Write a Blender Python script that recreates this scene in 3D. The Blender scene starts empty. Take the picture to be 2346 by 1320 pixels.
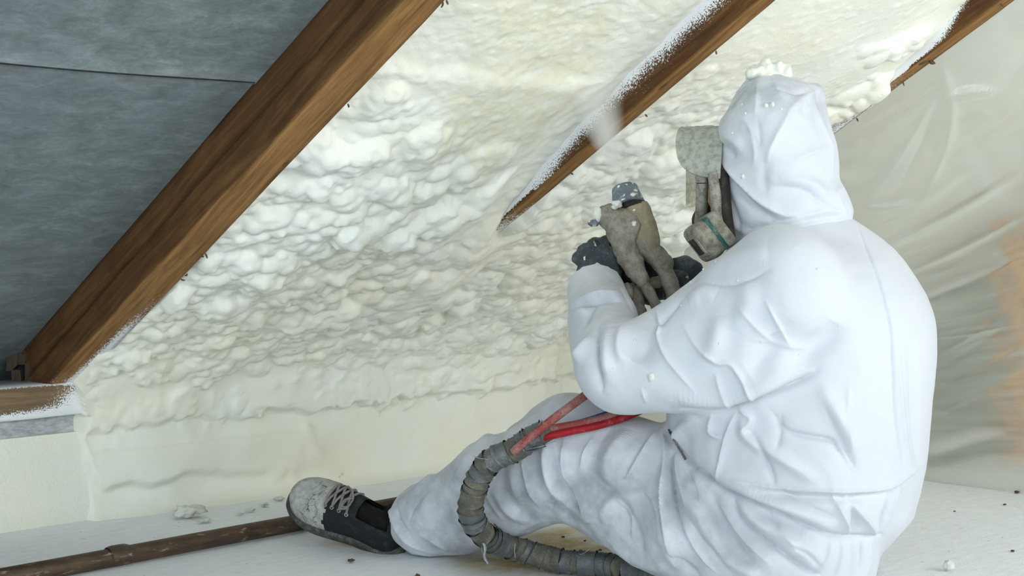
import bpy, math, random
import numpy as np
from mathutils import Vector, Matrix
from mathutils.bvhtree import BVHTree

random.seed(7)
SC = bpy.context.scene
COL = SC.collection

# ------------------------------------------------------------------ camera
FPX = 3350.0            # focal length in pixels of the 2346 px wide frame
HORIZON = 530.0         # pixel row of the horizon
EYE = 0.60              # camera height above the attic floor
YAW = math.radians(45.8)
FW = (math.cos(YAW), math.sin(YAW))       # viewing direction on the floor plan
RT = (math.sin(YAW), -math.cos(YAW))      # to the right on the floor plan
cam_data = bpy.data.cameras.new('camera')
cam_data.sensor_width = 36.0
cam_data.lens = FPX / 2346.0 * 36.0
cam_data.shift_y = -(660.0 - HORIZON) / 2346.0
cam_data.clip_start = 0.02
cam = bpy.data.objects.new('camera', cam_data)
cam.location = (0, 0, EYE)
cam.rotation_euler = (math.pi / 2, 0, YAW - math.pi / 2)
COL.objects.link(cam)
SC.camera = cam

# ------------------------------------------------------------------ light
SC.view_settings.view_transform = 'Standard'
SC.view_settings.look = 'None'
SC.view_settings.gamma = 1.0
SC.view_settings.use_curve_mapping = False
SC.view_settings.exposure = 0.12
SC.cycles.volume_bounces = 4

world = bpy.data.worlds.new('attic_ambient')
world.use_nodes = True
world.node_tree.nodes['Background'].inputs[0].default_value = (0.81, 0.92, 1.0, 1)
world.node_tree.nodes['Background'].inputs[1].default_value = 3.0
SC.world = world

def area(name, loc, target, sx, sy, power, color):
    d = bpy.data.lights.new(name, 'AREA')
    d.shape = 'RECTANGLE'; d.size = sx; d.size_y = sy
    d.energy = power; d.color = color
    o = bpy.data.objects.new(name, d)
    o.location = loc
    o.rotation_euler = (Vector(target) - Vector(loc)).to_track_quat('-Z', 'Y').to_euler()
    COL.objects.link(o)
    return o

# daylight through the roof window low in the opposite slope, behind the camera to the right
area('window_and_fill_light', (2.6, -1.0, 1.24), (2.2, 2.2, 0.3), 1.6, 0.8, 50, (1.0, 0.985, 0.95))
area('window_and_fill_light', (0.5, -1.1, 1.18), (1.3, 2.4, 0.1), 1.2, 0.8, 36, (0.96, 0.985, 1.0))  # added fill lamp for the left floor and wall; no window known there
# fill light added to brighten the space beyond the plastic sheet
area('fill_beyond_sheet', (4.3, 1.5, 1.3), (4.2, 2.3, 0.6), 0.5, 0.4, 30, (1.0, 0.95, 0.85))

# ------------------------------------------------------------------ helpers
def P(x, y, D):
    """pixel of the photograph + distance along the view axis -> world point"""
    u = (x - 1173.0) / FPX * D
    return np.array((FW[0]*D + RT[0]*u, FW[1]*D + RT[1]*u, EYE - (y - HORIZON) / FPX * D))
def UVZ(u, v, z):
    return (FW[0]*v + RT[0]*u, FW[1]*v + RT[1]*u, z)
def Q(x, y, D):
    """pixel + distance -> (right, forward, up) seen from the camera's foot"""
    return np.array(((x - 1173.0) / FPX * D, D, EYE - (y - HORIZON) / FPX * D))
def to_world(q):
    q = np.asarray(q, float)
    out = np.empty_like(q)
    out[..., 0] = FW[0]*q[..., 1] + RT[0]*q[..., 0]
    out[..., 1] = FW[1]*q[..., 1] + RT[1]*q[..., 0]
    out[..., 2] = q[..., 2]
    return out
def floor_at(x, y, z=0.0):
    D = (EYE - z) * FPX / (y - HORIZON)
    return P(x, y, D)

def smooth(a, b, x):
    t = np.clip((x - a) / (b - a), 0, 1)
    return t*t*(3 - 2*t)

_rng = np.random.RandomState(3)
_perm = np.concatenate([_rng.permutation(256)]*3)
_grad = _rng.normal(size=(256, 3)); _grad /= np.linalg.norm(_grad, axis=1)[:, None]
def pn(x, y, z):
    """gradient noise, about -0.7..0.7"""
    x, y, z = np.broadcast_arrays(np.asarray(x, float), np.asarray(y, float), np.asarray(z, float))
    xi = np.floor(x).astype(int); yi = np.floor(y).astype(int); zi = np.floor(z).astype(int)
    xf = x - xi; yf = y - yi; zf = z - zi
    xi &= 255; yi &= 255; zi &= 255
    u = xf*xf*xf*(xf*(xf*6-15)+10); v = yf*yf*yf*(yf*(yf*6-15)+10); w = zf*zf*zf*(zf*(zf*6-15)+10)
    def g(dx, dy, dz):
        h = _perm[_perm[_perm[xi+dx]+yi+dy]+zi+dz]
        gg = _grad[h]
        return gg[..., 0]*(xf-dx) + gg[..., 1]*(yf-dy) + gg[..., 2]*(zf-dz)
    def lerp(a, b, t): return a + t*(b-a)
    return lerp(lerp(lerp(g(0,0,0), g(1,0,0), u), lerp(g(0,1,0), g(1,1,0), u), v),
                lerp(lerp(g(0,0,1), g(1,0,1), u), lerp(g(0,1,1), g(1,1,1), u), v), w) * 1.4

# ---- objects
def mk(name, verts, faces, mat, parent=None, origin=None, smooth_shade=True, attrs=None):
    """world-space vertices -> ONE mesh object; children are stored relative to their parent"""
    verts = np.asarray(verts, float).reshape(-1, 3)
    if parent is not None:
        o0 = parent_world[parent.name]
    elif origin is not None:
        o0 = np.asarray(origin, float)
    else:
        o0 = np.array(((verts[:, 0].min()+verts[:, 0].max())/2, (verts[:, 1].min()+verts[:, 1].max())/2, verts[:, 2].min()))
    me = bpy.data.meshes.new(name)
    lv = verts - o0
    if isinstance(faces, np.ndarray):
        n, k = faces.shape
        me.vertices.add(len(lv)); me.vertices.foreach_set('co', lv.astype(np.float32).ravel())
        me.loops.add(n*k); me.loops.foreach_set('vertex_index', faces.astype(np.int32).ravel())
        me.polygons.add(n)
        me.polygons.foreach_set('loop_start', np.arange(0, n*k, k, dtype=np.int32))
        me.polygons.foreach_set('loop_total', np.full(n, k, dtype=np.int32))
        me.update(calc_edges=True); me.validate()
    else:
        me.from_pydata([tuple(v) for v in lv], [], [tuple(f) for f in faces]); me.update()
    me.polygons.foreach_set('use_smooth', [bool(smooth_shade)]*len(me.polygons))
    if attrs:
        for an, arr in attrs.items():
            arr = np.asarray(arr, np.float32)
            if arr.ndim == 1:
                a = me.attributes.new(an, 'FLOAT', 'POINT'); a.data.foreach_set('value', arr)
            else:
                a = me.attributes.new(an, 'FLOAT_VECTOR', 'POINT'); a.data.foreach_set('vector', arr.ravel())
    if mat: me.materials.append(mat)
    o = bpy.data.objects.new(name, me)
    COL.objects.link(o)
    if parent is not None:
        o.parent = parent
        parent_world[o.name] = o0
    else:
        o.location = o0
        parent_world[o.name] = o0
    return o
parent_world = {}
def empty(name, loc):
    o = bpy.data.objects.new(name, None)
    o.empty_display_size = 0.1
    o.location = tuple(loc); COL.objects.link(o)
    parent_world[o.name] = np.asarray(loc, float)
    return o
def tag(o, label=None, cat=None, group=None, kind=None):
    if label: o['label'] = label
    if cat: o['category'] = cat
    if group: o['group'] = group
    if kind: o['kind'] = kind
    return o

def grid_faces(nu, nv, wrap_u=False, wrap_v=False):
    """vertex index = i*nv + j"""
    iu = np.arange(nu if wrap_u else nu-1); jv = np.arange(nv if wrap_v else nv-1)
    I, J = np.meshgrid(iu, jv, indexing='ij')
    I2 = (I+1) % nu; J2 = (J+1) % nv
    return np.stack([I*nv+J, I2*nv+J, I2*nv+J2, I*nv+J2], -1).reshape(-1, 4)

def box_verts(x0, x1, y0, y1, z0, z1):
    v = [(x, y, z) for x in (x0, x1) for y in (y0, y1) for z in (z0, z1)]
    f = [(0,1,3,2), (4,6,7,5), (0,4,5,1), (2,3,7,6), (0,2,6,4), (1,5,7,3)]
    return v, f

def bevel_box(name, c, ax, half, mat, parent=None, bev=0.006, seed=0, rough=0.0, segs=2):
    """a rounded box with own axes, as one mesh; ax = three unit vectors"""
    import bmesh
    bm = bmesh.new()
    bmesh.ops.create_cube(bm, size=2.0)
    for v in bm.verts:
        v.co = Vector((v.co.x*half[0], v.co.y*half[1], v.co.z*half[2]))
    bmesh.ops.bevel(bm, geom=list(bm.edges), offset=bev, segments=segs, affect='EDGES', profile=0.6)
    if rough:
        bmesh.ops.subdivide_edges(bm, edges=list(bm.edges), cuts=2, use_grid_fill=True)
    bm.verts.index_update()
    V = np.array([v.co[:] for v in bm.verts]); F = [[v.index for v in f.verts] for f in bm.faces]
    bm.free()
    if rough:
        V = V + rough*np.stack([pn(V[:,0]*60+seed, V[:,1]*60, V[:,2]*60), pn(V[:,0]*60, V[:,1]*60+seed, V[:,2]*60+9), pn(V[:,0]*60+5, V[:,1]*60, V[:,2]*60+seed)], 1)
    A = np.asarray(ax, float)
    return mk(name, V @ A + np.asarray(c), F, mat, parent)

def frames(path):
    path = np.asarray(path, float)
    t = np.gradient(path, axis=0); t /= np.linalg.norm(t, axis=1)[:, None]
    ref = np.array((0, 0, 1.0)) if abs(t[0][2]) < 0.9 else np.array((1.0, 0, 0))
    n = np.cross(t[0], ref); n /= np.linalg.norm(n)
    N = [n]
    for i in range(1, len(path)):
        n = N[-1] - t[i]*np.dot(N[-1], t[i]); n /= np.linalg.norm(n); N.append(n)
    N = np.array(N); B = np.cross(t, N)
    return t, N, B
def catmull(pts, n):
    pts = np.asarray(pts, float)
    p = np.vstack([2*pts[0]-pts[1], pts, 2*pts[-1]-pts[-2]])
    m = len(pts)-1
    out = []
    for q in np.linspace(0, m - 1e-6, n):
        i = int(q); t = q - i
        a, b, c, d = p[i], p[i+1], p[i+2], p[i+3]
        out.append(0.5*((2*b) + (c-a)*t + (2*a-5*b+4*c-d)*t*t + (3*b-a-3*c+d)*t**3))
    return np.array(out)
def tube_mesh(path, radius, nseg=16, caps=True, rfun=None):
    path = np.asarray(path, float); n = len(path)
    t, N, B = frames(path)
    r = np.broadcast_to(np.asarray(radius, float), (n,))
    ang = np.linspace(0, 2*math.pi, nseg, endpoint=False)
    R = r[:, None] * np.ones((1, nseg))
    if rfun is not None: R = R * rfun(np.linspace(0, 1, n)[:, None], ang[None, :])
    V = path[:, None, :] + R[..., None]*(np.cos(ang)[None, :, None]*N[:, None, :] + np.sin(ang)[None, :, None]*B[:, None, :])
    V = V.reshape(-1, 3)
    F = [tuple(f) for f in grid_faces(n, nseg, wrap_v=True)]
    if caps:
        F.append(tuple(range(nseg-1, -1, -1))); F.append(tuple((n-1)*nseg + k for k in range(nseg)))
    return V, F
def tube(name, path, radius, mat, parent=None, nseg=16, rfun=None, caps=True):
    V, F = tube_mesh(path, radius, nseg, caps, rfun)
    return mk(name, V, F, mat, parent)

# ---- implicit surfaces: field on a grid -> quads (surface nets)
def surface_nets(f, org, h):
    ins = f < 0
    nx, ny, nz = f.shape
    c = ins[:-1,:-1,:-1].astype(np.int8)
    s = np.zeros((nx-1, ny-1, nz-1), np.int8)
    for dx in (0, 1):
        for dy in (0, 1):
            for dz in (0, 1):
                s += ins[dx:nx-1+dx, dy:ny-1+dy, dz:nz-1+dz]
    act = (s > 0) & (s < 8)
    ci = np.argwhere(act)
    idx = np.full(act.shape, -1, np.int64); idx[act] = np.arange(len(ci))
    acc = np.zeros((len(ci), 3)); cnt = np.zeros(len(ci))
    corners = [(a, b, d) for a in (0, 1) for b in (0, 1) for d in (0, 1)]
    for i, ca in enumerate(corners):
        for cb in corners[i+1:]:
            if sum(abs(p-q) for p, q in zip(ca, cb)) != 1: continue
            fa = f[ci[:,0]+ca[0], ci[:,1]+ca[1], ci[:,2]+ca[2]]
            fb = f[ci[:,0]+cb[0], ci[:,1]+cb[1], ci[:,2]+cb[2]]
            m = (fa < 0) != (fb < 0)
            t = np.where(m, fa/np.where(m, fa-fb, 1), 0)
            pt = np.array(ca)[None, :] + t[:, None]*(np.array(cb)-np.array(ca))[None, :]
            acc[m] += pt[m]; cnt[m] += 1
    V = (ci + acc/cnt[:, None])*h + np.asarray(org)
    faces = []
    for ax in range(3):
        a = np.moveaxis(ins, ax, 0)
        d = np.argwhere(a[1:] != a[:-1])
        b, cc = [k for k in range(3) if k != ax]
        ok = (d[:,1] > 0) & (d[:,2] > 0) & (d[:,1] < a.shape[1]-1) & (d[:,2] < a.shape[2]-1)
        d = d[ok]
        sign = a[d[:,0], d[:,1], d[:,2]]
        def cell(o1, o2):
            q = np.zeros((len(d), 3), int); q[:, ax] = d[:,0]; q[:, b] = d[:,1]+o1; q[:, cc] = d[:,2]+o2
            return idx[q[:,0], q[:,1], q[:,2]]
        quad = np.stack([cell(-1,-1), cell(0,-1), cell(0,0), cell(-1,0)], 1)
        flip = sign if ax != 1 else ~sign
        quad[~flip] = quad[~flip][:, ::-1]
        faces.append(quad)
    F = np.vstack(faces)
    return V, F[(F >= 0).all(1)]
class Field:
    def __init__(self, lo, hi, h):
        self.h = h; self.lo = np.asarray(lo, float)
        n = np.ceil((np.asarray(hi)-self.lo)/h).astype(int)+1
        ax = [(self.lo[k] + h*np.arange(n[k])).astype(np.float32) for k in range(3)]
        self.X, self.Y, self.Z = np.meshgrid(*ax, indexing='ij', sparse=True)
        self.shape = tuple(n)
        self.f = np.full(self.shape, 9.0, np.float32)
    def cone(self, a, b, ra, rb):
        a = np.asarray(a, np.float32); d = np.asarray(b, np.float32) - a; L2 = float(d @ d)
        px, py, pz = self.X-a[0], self.Y-a[1], self.Z-a[2]
        t = np.clip((px*d[0] + py*d[1] + pz*d[2])/L2, 0, 1)
        return np.sqrt((px-t*d[0])**2 + (py-t*d[1])**2 + (pz-t*d[2])**2) - (ra + (rb-ra)*t)
    def ell(self, c, r, R=None):
        c = np.asarray(c, np.float32)
        px, py, pz = self.X-c[0], self.Y-c[1], self.Z-c[2]
        if R is not None:
            R = np.asarray(R, np.float32)
            qx = px*R[0][0]+py*R[0][1]+pz*R[0][2]; qy = px*R[1][0]+py*R[1][1]+pz*R[1][2]; qz = px*R[2][0]+py*R[2][1]+pz*R[2][2]
        else: qx, qy, qz = px, py, pz
        k = np.sqrt((qx/r[0])**2 + (qy/r[1])**2 + (qz/r[2])**2)
        return (k-1)*min(r)
    def loft(self, tab, F, pw=2.0):
        """stacked ellipses: rows (z, cu, cv, a along F, b across)"""
        tab = np.asarray(sorted(tab)); z = self.Z
        zz = np.clip(z, tab[0,0], tab[-1,0])
        cu, cv, a, b = [np.interp(zz, tab[:,0], tab[:,k]).astype(np.float32) for k in (1,2,3,4)]
        dx, dy = self.X-cu, self.Y-cv
        p = np.abs(dx*F[0]+dy*F[1])/a; q = np.abs(-dx*F[1]+dy*F[0])/b
        k = (p**pw + q**pw)**(1/pw)
        d = (k-1)*np.minimum(a, b)
        return np.maximum(d, np.maximum(tab[0,0]-z, z-tab[-1,0]))
    def plane(self, p, n):
        n = np.asarray(n, float); n = n/np.linalg.norm(n)
        return (self.X-p[0])*n[0] + (self.Y-p[1])*n[1] + (self.Z-p[2])*n[2]
    def add(self, d, k=0.0):
        self.f = smin(self.f, d, k)
    def mesh(self):
        return surface_nets(self.f, self.lo, self.h)
def smin(a, b, k):
    if k <= 0: return np.minimum(a, b)
    h = np.clip(0.5 + 0.5*(b-a)/k, 0, 1)
    return b + (a-b)*h - k*h*(1-h)

def mesh_normals(V, F):
    a, b, c, d = (V[F[:, k]] for k in range(4))
    n = np.cross(c-a, d-b)
    N = np.zeros_like(V)
    for k in range(4): np.add.at(N, F[:, k], n)
    return N/np.maximum(np.linalg.norm(N, axis=1)[:, None], 1e-12)
def laplace(V, F, it=1, lam=0.5):
    E = np.vstack([F[:, [0,1]], F[:, [1,2]], F[:, [2,3]], F[:, [3,0]]])
    n = len(V)
    deg = np.bincount(E[:,0], minlength=n) + np.bincount(E[:,1], minlength=n)
    for _ in range(it):
        S = np.stack([np.bincount(E[:,0], V[E[:,1], k], n) + np.bincount(E[:,1], V[E[:,0], k], n) for k in range(3)], 1)
        V = V + lam*(S/np.maximum(deg, 1)[:, None] - V)
    return V
def subdivide(V, F):
    """one Catmull-Clark-like split of a quad mesh (midpoints, then smoothing)"""
    E = np.vstack([F[:, [0,1]], F[:, [1,2]], F[:, [2,3]], F[:, [3,0]]])
    Es = np.sort(E, 1)
    key = Es[:,0]*np.int64(len(V)) + Es[:,1]
    uq, inv = np.unique(key, return_inverse=True)
    em = 0.5*(V[uq//len(V)] + V[uq % len(V)])
    fc = V[F].mean(1)
    n, m = len(V), len(F)
    e = n + inv.reshape(4, m).T
    c = n + len(uq) + np.arange(m)
    V2 = np.vstack([V, em, fc])
    F2 = np.vstack([np.stack([F[:,0], e[:,0], c, e[:,3]], 1), np.stack([F[:,1], e[:,1], c, e[:,0]], 1),
                    np.stack([F[:,2], e[:,2], c, e[:,1]], 1), np.stack([F[:,3], e[:,3], c, e[:,2]], 1)])
    return laplace(V2, F2, 1, 0.5), F2

# ---- node materials
class NT:
    def __init__(self, name):
        self.m = bpy.data.materials.new(name); self.m.use_nodes = True
        self.t = self.m.node_tree; self.t.nodes.clear()
        self.out = self.t.nodes.new('ShaderNodeOutputMaterial')
    def n(self, typ, ins=None, **props):
        nd = self.t.nodes.new('ShaderNode'+typ)
        for k, v in props.items(): setattr(nd, k, v)
        for k, v in (ins or {}).items(): self.set(nd, k, v)
        return nd
    def set(self, nd, k, v):
        s = nd.inputs[k]
        if isinstance(v, bpy.types.NodeSocket): self.t.links.new(v, s)
        elif isinstance(v, bpy.types.Node): self.t.links.new(v.outputs[0], s)
        else:
            if s.type == 'RGBA' and len(v) == 3: v = (*v, 1)
            s.default_value = v
    def coord(self, scale=(1,1,1), which='Object', attr=None):
        if attr: src = self.n('Attribute', attribute_name=attr).outputs['Vector']
        else: src = self.n('TexCoord').outputs[which]
        return self.n('Mapping', {'Vector': src, 'Scale': scale}).outputs[0]
    def noise(self, vec, scale, detail=4, rough=0.55, dist=0.0):
        return self.n('TexNoise', {'Vector': vec, 'Scale': scale, 'Detail': detail, 'Roughness': rough, 'Distortion': dist}).outputs['Fac']
    def ramp(self, fac, stops):
        nd = self.n('ValToRGB', {'Fac': fac})
        el = nd.color_ramp.elements
        while len(el) < len(stops): el.new(0.5)
        for e, (p, c) in zip(el, stops):
            e.position = p; e.color = (*c, 1) if len(c) == 3 else c
        return nd.outputs[0]
    def mix(self, fac, a, b):
        nd = self.n('Mix', data_type='RGBA')
        self.set(nd, 0, fac); self.set(nd, 6, a); self.set(nd, 7, b)
        return nd.outputs[2]
    def math(self, op, a, b=0.0, clamp=False):
        nd = self.n('Math', operation=op, use_clamp=clamp); self.set(nd, 0, a); self.set(nd, 1, b)
        return nd.outputs[0]
    def mrange(self, v, a, b, c=0.0, d=1.0):
        nd = self.n('MapRange', {'Value': v, 'From Min': a, 'From Max': b, 'To Min': c, 'To Max': d}, clamp=True)
        return nd.outputs[0]
    def attr(self, name): return self.n('Attribute', attribute_name=name)
    def bump(self, h, dist, strength=1.0, normal=None):
        ins = {'Height': h, 'Distance': dist, 'Strength': strength}
        if normal is not None: ins['Normal'] = normal
        return self.n('Bump', ins).outputs[0]
    def done(self, color, rough=0.6, bump=None, spec=0.3, metal=0.0, **extra):
        b = self.n('BsdfPrincipled')
        self.set(b, 'Base Color', color); self.set(b, 'Roughness', rough)
        self.set(b, 'Specular IOR Level', spec); self.set(b, 'Metallic', metal)
        if bump is not None: self.set(b, 'Normal', bump)
        for k, v in extra.items(): self.set(b, k.replace('_', ' '), v)
        self.t.links.new(b.outputs[0], self.out.inputs[0])
        self.b = b
        return self.m
# ------------------------------------------------------------------ materials
M = {}
def srgb(r, g, b):
    f = lambda c: (c/255/12.92) if c/255 <= 0.04045 else ((c/255+0.055)/1.055)**2.4
    return (f(r), f(g), f(b))

# sprayed polyurethane foam: cream, still wet and yellower where it has just been sprayed
t = NT('foam'); c = t.coord()
fine = t.noise(c, 170, 3, 0.6); mid = t.noise(c, 9, 4, 0.6); big = t.noise(c, 2.3, 3, 0.5)
col = t.mix(t.mrange(mid, 0.35, 0.7), srgb(238, 239, 231), srgb(236, 236, 221))
col = t.mix(t.mrange(big, 0.45, 0.7), col, srgb(238, 235, 216))
fresh = t.attr('fresh').outputs['Fac']
ff = t.math('MULTIPLY', fresh, t.mrange(t.noise(c, 26, 5, 0.7), 0.3, 0.62), clamp=True)
col = t.mix(t.math('MULTIPLY', ff, 0.8), col, srgb(228, 224, 194))
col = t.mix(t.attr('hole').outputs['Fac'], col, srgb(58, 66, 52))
bp = t.bump(fine, 0.0016, 0.5, t.bump(t.noise(c, 60, 3, 0.6), 0.003, 0.4))
M['foam'] = t.done(col, t.mix(ff, (0.75,)*3, (0.33,)*3), bp, spec=0.28, Subsurface_Weight=0.0)

# foam that only dusted a surface (thin coat with fine grain)
t = NT('foam_dust'); c = t.coord()
col = t.mix(t.mrange(t.noise(c, 5, 4), 0.3, 0.7), srgb(232, 236, 230), srgb(238, 237, 218))
bp = t.bump(t.noise(c, 150, 4, 0.7), 0.004, 0.6, t.bump(t.noise(c, 45, 3, 0.6), 0.006, 0.5))
M['foam_dust'] = t.done(col, 0.8, bp, spec=0.2)
t = NT('crumb_white'); c = t.coord()
M['crumb_white'] = t.done(t.mix(t.noise(c, 30), srgb(222, 224, 218), srgb(212, 210, 192)), 0.8, t.bump(t.noise(c, 220, 3), 0.002, 0.5), spec=0.2)
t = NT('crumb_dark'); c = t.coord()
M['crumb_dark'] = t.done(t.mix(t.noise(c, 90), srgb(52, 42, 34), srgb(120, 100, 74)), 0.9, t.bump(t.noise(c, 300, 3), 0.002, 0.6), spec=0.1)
t = NT('groove'); c = t.coord((1, 1, 3))
M['groove'] = t.done(t.mix(t.mrange(t.noise(c, 40, 4, 0.7), 0.35, 0.65), srgb(150, 154, 156), srgb(196, 200, 200)), 0.9, t.bump(t.noise(c, 160, 3), 0.002, 0.5), spec=0.1)

# timber; attribute lc = (along, across, depth from the roof) in metres, spray = foam overspray 0..1
def timber(name, dark, midc, light, over=(235, 238, 240), grain=1.0):
    t = NT(name)
    c = t.coord((1.6, 22, 22), attr='lc'); c2 = t.coord((5, 60, 60), attr='lc')
    g1 = t.noise(c, 2.2, 6, 0.62, 1.2); g2 = t.noise(c2, 3.0, 4, 0.6, 0.4)
    col = t.ramp(g1, [(0.28, srgb(*dark)), (0.52, srgb(*midc)), (0.78, srgb(*light))])
    col = t.mix(t.math('MULTIPLY', t.mrange(g2, 0.5, 0.72), 0.5*grain), col, srgb(*dark))
    c3 = t.coord((1, 1, 1), attr='lc')
    stain = t.noise(c3, 7, 4, 0.6)
    col = t.mix(t.mrange(stain, 0.52, 0.75, 0, 0.45), col, srgb(*[int(v*0.62) for v in dark]))
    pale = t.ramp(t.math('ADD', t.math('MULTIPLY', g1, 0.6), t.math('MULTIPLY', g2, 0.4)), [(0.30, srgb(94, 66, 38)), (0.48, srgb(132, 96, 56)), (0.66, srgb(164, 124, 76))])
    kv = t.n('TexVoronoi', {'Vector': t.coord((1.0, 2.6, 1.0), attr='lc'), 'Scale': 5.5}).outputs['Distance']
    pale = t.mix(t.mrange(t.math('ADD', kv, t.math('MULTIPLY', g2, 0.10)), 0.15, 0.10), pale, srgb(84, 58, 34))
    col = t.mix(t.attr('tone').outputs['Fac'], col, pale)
    spr = t.attr('spray').outputs['Fac']
    spk = t.n('TexNoise', {'Vector': c3, 'Scale': 300, 'Detail': 3, 'Roughness': 0.8}).outputs['Fac']
    spk2 = t.noise(t.coord((0.7, 1, 1), attr='lc'), 26, 4, 0.65)
    th = t.math('ADD', t.math('MULTIPLY', t.mrange(spk, 0.28, 0.72), 0.70), t.math('MULTIPLY', spk2, 0.30))
    k = t.math('SUBTRACT', 0.92, t.math('MULTIPLY', spr, 0.86))
    mask = t.mrange(t.math('SUBTRACT', th, k), -0.02, 0.05)
    col = t.mix(mask, col, srgb(*over))
    bp = t.bump(g2, 0.0025, 0.5, t.bump(g1, 0.004, 0.4))
    M[name] = t.done(col, 0.82, bp, spec=0.18)
timber('rafter_wood', (66, 43, 22), (90, 62, 34), (118, 85, 50))
timber('plate_wood', (96, 82, 64), (128, 108, 82), (150, 128, 98))
timber('post_wood', (176, 112, 38), (206, 142, 56), (226, 168, 84))
timber('old_wood', (52, 44, 35), (74, 64, 52), (98, 88, 74))

# grey roofing underlay, felt-like
t = NT('membrane'); c = t.coord((1.3, 2.4, 2.4), attr='lc'); cw = t.coord((1, 1, 1), attr='lc')
g = t.noise(c, 11, 6, 0.72, 0.6); g2 = t.noise(c, 60, 4, 0.75)
col = t.ramp(t.math('ADD', t.math('MULTIPLY', g, 0.7), t.math('MULTIPLY', g2, 0.3)), [(0.30, srgb(84, 92, 90)), (0.5, srgb(114, 123, 121)), (0.70, srgb(144, 153, 153))])
col = t.mix(t.mrange(t.noise(cw, 2.5, 3), 0.35, 0.7, 0, 0.4), col, srgb(106, 112, 122))
M['membrane'] = t.done(col, 0.75, t.bump(g2, 0.0015, 0.4), spec=0.2)

# floor: boards hidden under a coat of white overspray dust
t = NT('floor_dust'); c = t.coord((1, 1, 1)); cs = t.coord((2.0, 9, 1))
d = t.noise(cs, 9, 6, 0.7); sp = t.noise(c, 240, 2, 0.5); sp2 = t.noise(c, 34, 4, 0.6); big = t.noise(c, 1.7, 3)
col = t.ramp(d, [(0.25, srgb(226, 230, 234)), (0.55, srgb(238, 241, 243)), (0.8, srgb(246, 247, 246))])
col = t.mix(t.mrange(sp2, 0.60, 0.75, 0, 0.5), col, srgb(204, 205, 204))
vo = t.n('TexVoronoi', {'Vector': c, 'Scale': 44, 'Randomness': 1.0})
keep = t.mrange(t.noise(c, 19, 2), 0.60, 0.66)
dot = t.math('MULTIPLY', t.mrange(vo.outputs['Distance'], 0.16, 0.10), keep)
col = t.mix(t.math('MULTIPLY', dot, 0.6), col, srgb(120, 116, 108))
bare = t.math('MULTIPLY', t.mrange(t.attr('bare').outputs['Fac'], 0.25, 0.8), t.mrange(t.noise(c, 15, 5, 0.65), 0.28, 0.6))
col = t.mix(bare, col, srgb(196, 172, 118))
bp = t.bump(sp, 0.0015, 0.5, t.bump(d, 0.004, 0.35))
M['floor'] = t.done(col, 0.85, bp, spec=0.2)

# rusty pipe
t = NT('pipe_rust'); c = t.coord((3, 14, 14)); 
g = t.noise(c, 6, 5, 0.65); s = t.noise(t.coord(), 130, 3, 0.7)
col = t.ramp(g, [(0.3, srgb(54, 44, 34)), (0.5, srgb(76, 61, 47)), (0.75, srgb(102, 76, 55))])
col = t.mix(t.mrange(t.noise(t.coord((6, 30, 30)), 5, 3), 0.62, 0.7, 0, 0.5), col, srgb(176, 172, 158))
M['pipe'] = t.done(col, 0.5, t.bump(s, 0.001, 0.4), spec=0.4, metal=0.25)

# disposable coverall: white non-woven fabric
def fabric(name, grime_shade):
    t = NT(name); c = t.coord()
    w = t.noise(c, 420, 2, 0.5); g = t.noise(c, 7, 5, 0.62); blot = t.noise(c, 16, 4, 0.6)
    col = t.mix(t.mrange(g, 0.4, 0.75), srgb(203, 206, 211), srgb(195, 199, 205))
    gr = t.attr('grime_shade').outputs['Fac']
    k = t.math('MULTIPLY', gr, t.mrange(blot, 0.36, 0.68), clamp=True)
    col = t.mix(t.math('MULTIPLY', k, grime_shade), col, srgb(132, 138, 142))
    cr = t.noise(c, 20, 3, 0.5, 1.0)
    rid = t.math('ABSOLUTE', t.math('SUBTRACT', cr, 0.5))
    cr2 = t.math('ABSOLUTE', t.math('SUBTRACT', t.noise(t.coord((1, 1, 0.6)), 48, 3, 0.5, 0.6), 0.5))
    bp = t.bump(w, 0.0006, 0.35, t.bump(cr2, 0.0016, 0.18, t.bump(rid, 0.004, 0.14)))
    M[name] = t.done(col, 0.62, bp, spec=0.25, Sheen_Weight=0.15)
fabric('suit', 0.85)
t = NT('seam'); M['seam'] = t.done(t.mix(t.noise(t.coord(), 60), srgb(232, 236, 240), srgb(246, 248, 250)), 0.6, t.bump(t.noise(t.coord(), 500, 2), 0.0008, 0.6), spec=0.2)

def dusty(name, base, dust, amount, rough=0.7, scale=28, bumpd=0.002, spec=0.25, metal=0.0, white=None):
    t = NT(name); c = t.coord()
    a = t.noise(c, scale, 5, 0.65); b = t.noise(c, scale*9, 3, 0.7)
    k = t.mrange(t.math('ADD', t.math('MULTIPLY', a, 0.65), t.math('MULTIPLY', b, 0.35)), 0.62-0.35*amount, 0.78-0.35*amount)
    col = t.mix(k, srgb(*base), srgb(*dust))
    if white:
        col = t.mix(t.mrange(t.noise(c, scale*1.6, 3, 0.55), white, white+0.05), col, srgb(228, 230, 226))
    M[name] = t.done(col, rough, t.bump(b, bumpd, 0.6, t.bump(a, bumpd*2, 0.5)), spec=spec, metal=metal)
dusty('glove', (58, 65, 70), (98, 105, 109), 0.45, 0.75, 40, 0.0015, white=0.66)
dusty('cap_brim', (128, 130, 120), (168, 170, 158), 0.7, 0.9, 90, 0.0014)
dusty('mask_grey', (104, 102, 92), (156, 153, 140), 0.62, 0.75, 60, 0.0016)
dusty('cartridge', (98, 96, 84), (144, 140, 126), 0.6, 0.7, 70, 0.0012)
dusty('mask_green', (34, 82, 76), (112, 126, 114), 0.36, 0.5, 60, 0.0008)
dusty('mask_dark', (44, 40, 36), (84, 76, 66), 0.3, 0.7, 60, 0.001)
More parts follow.
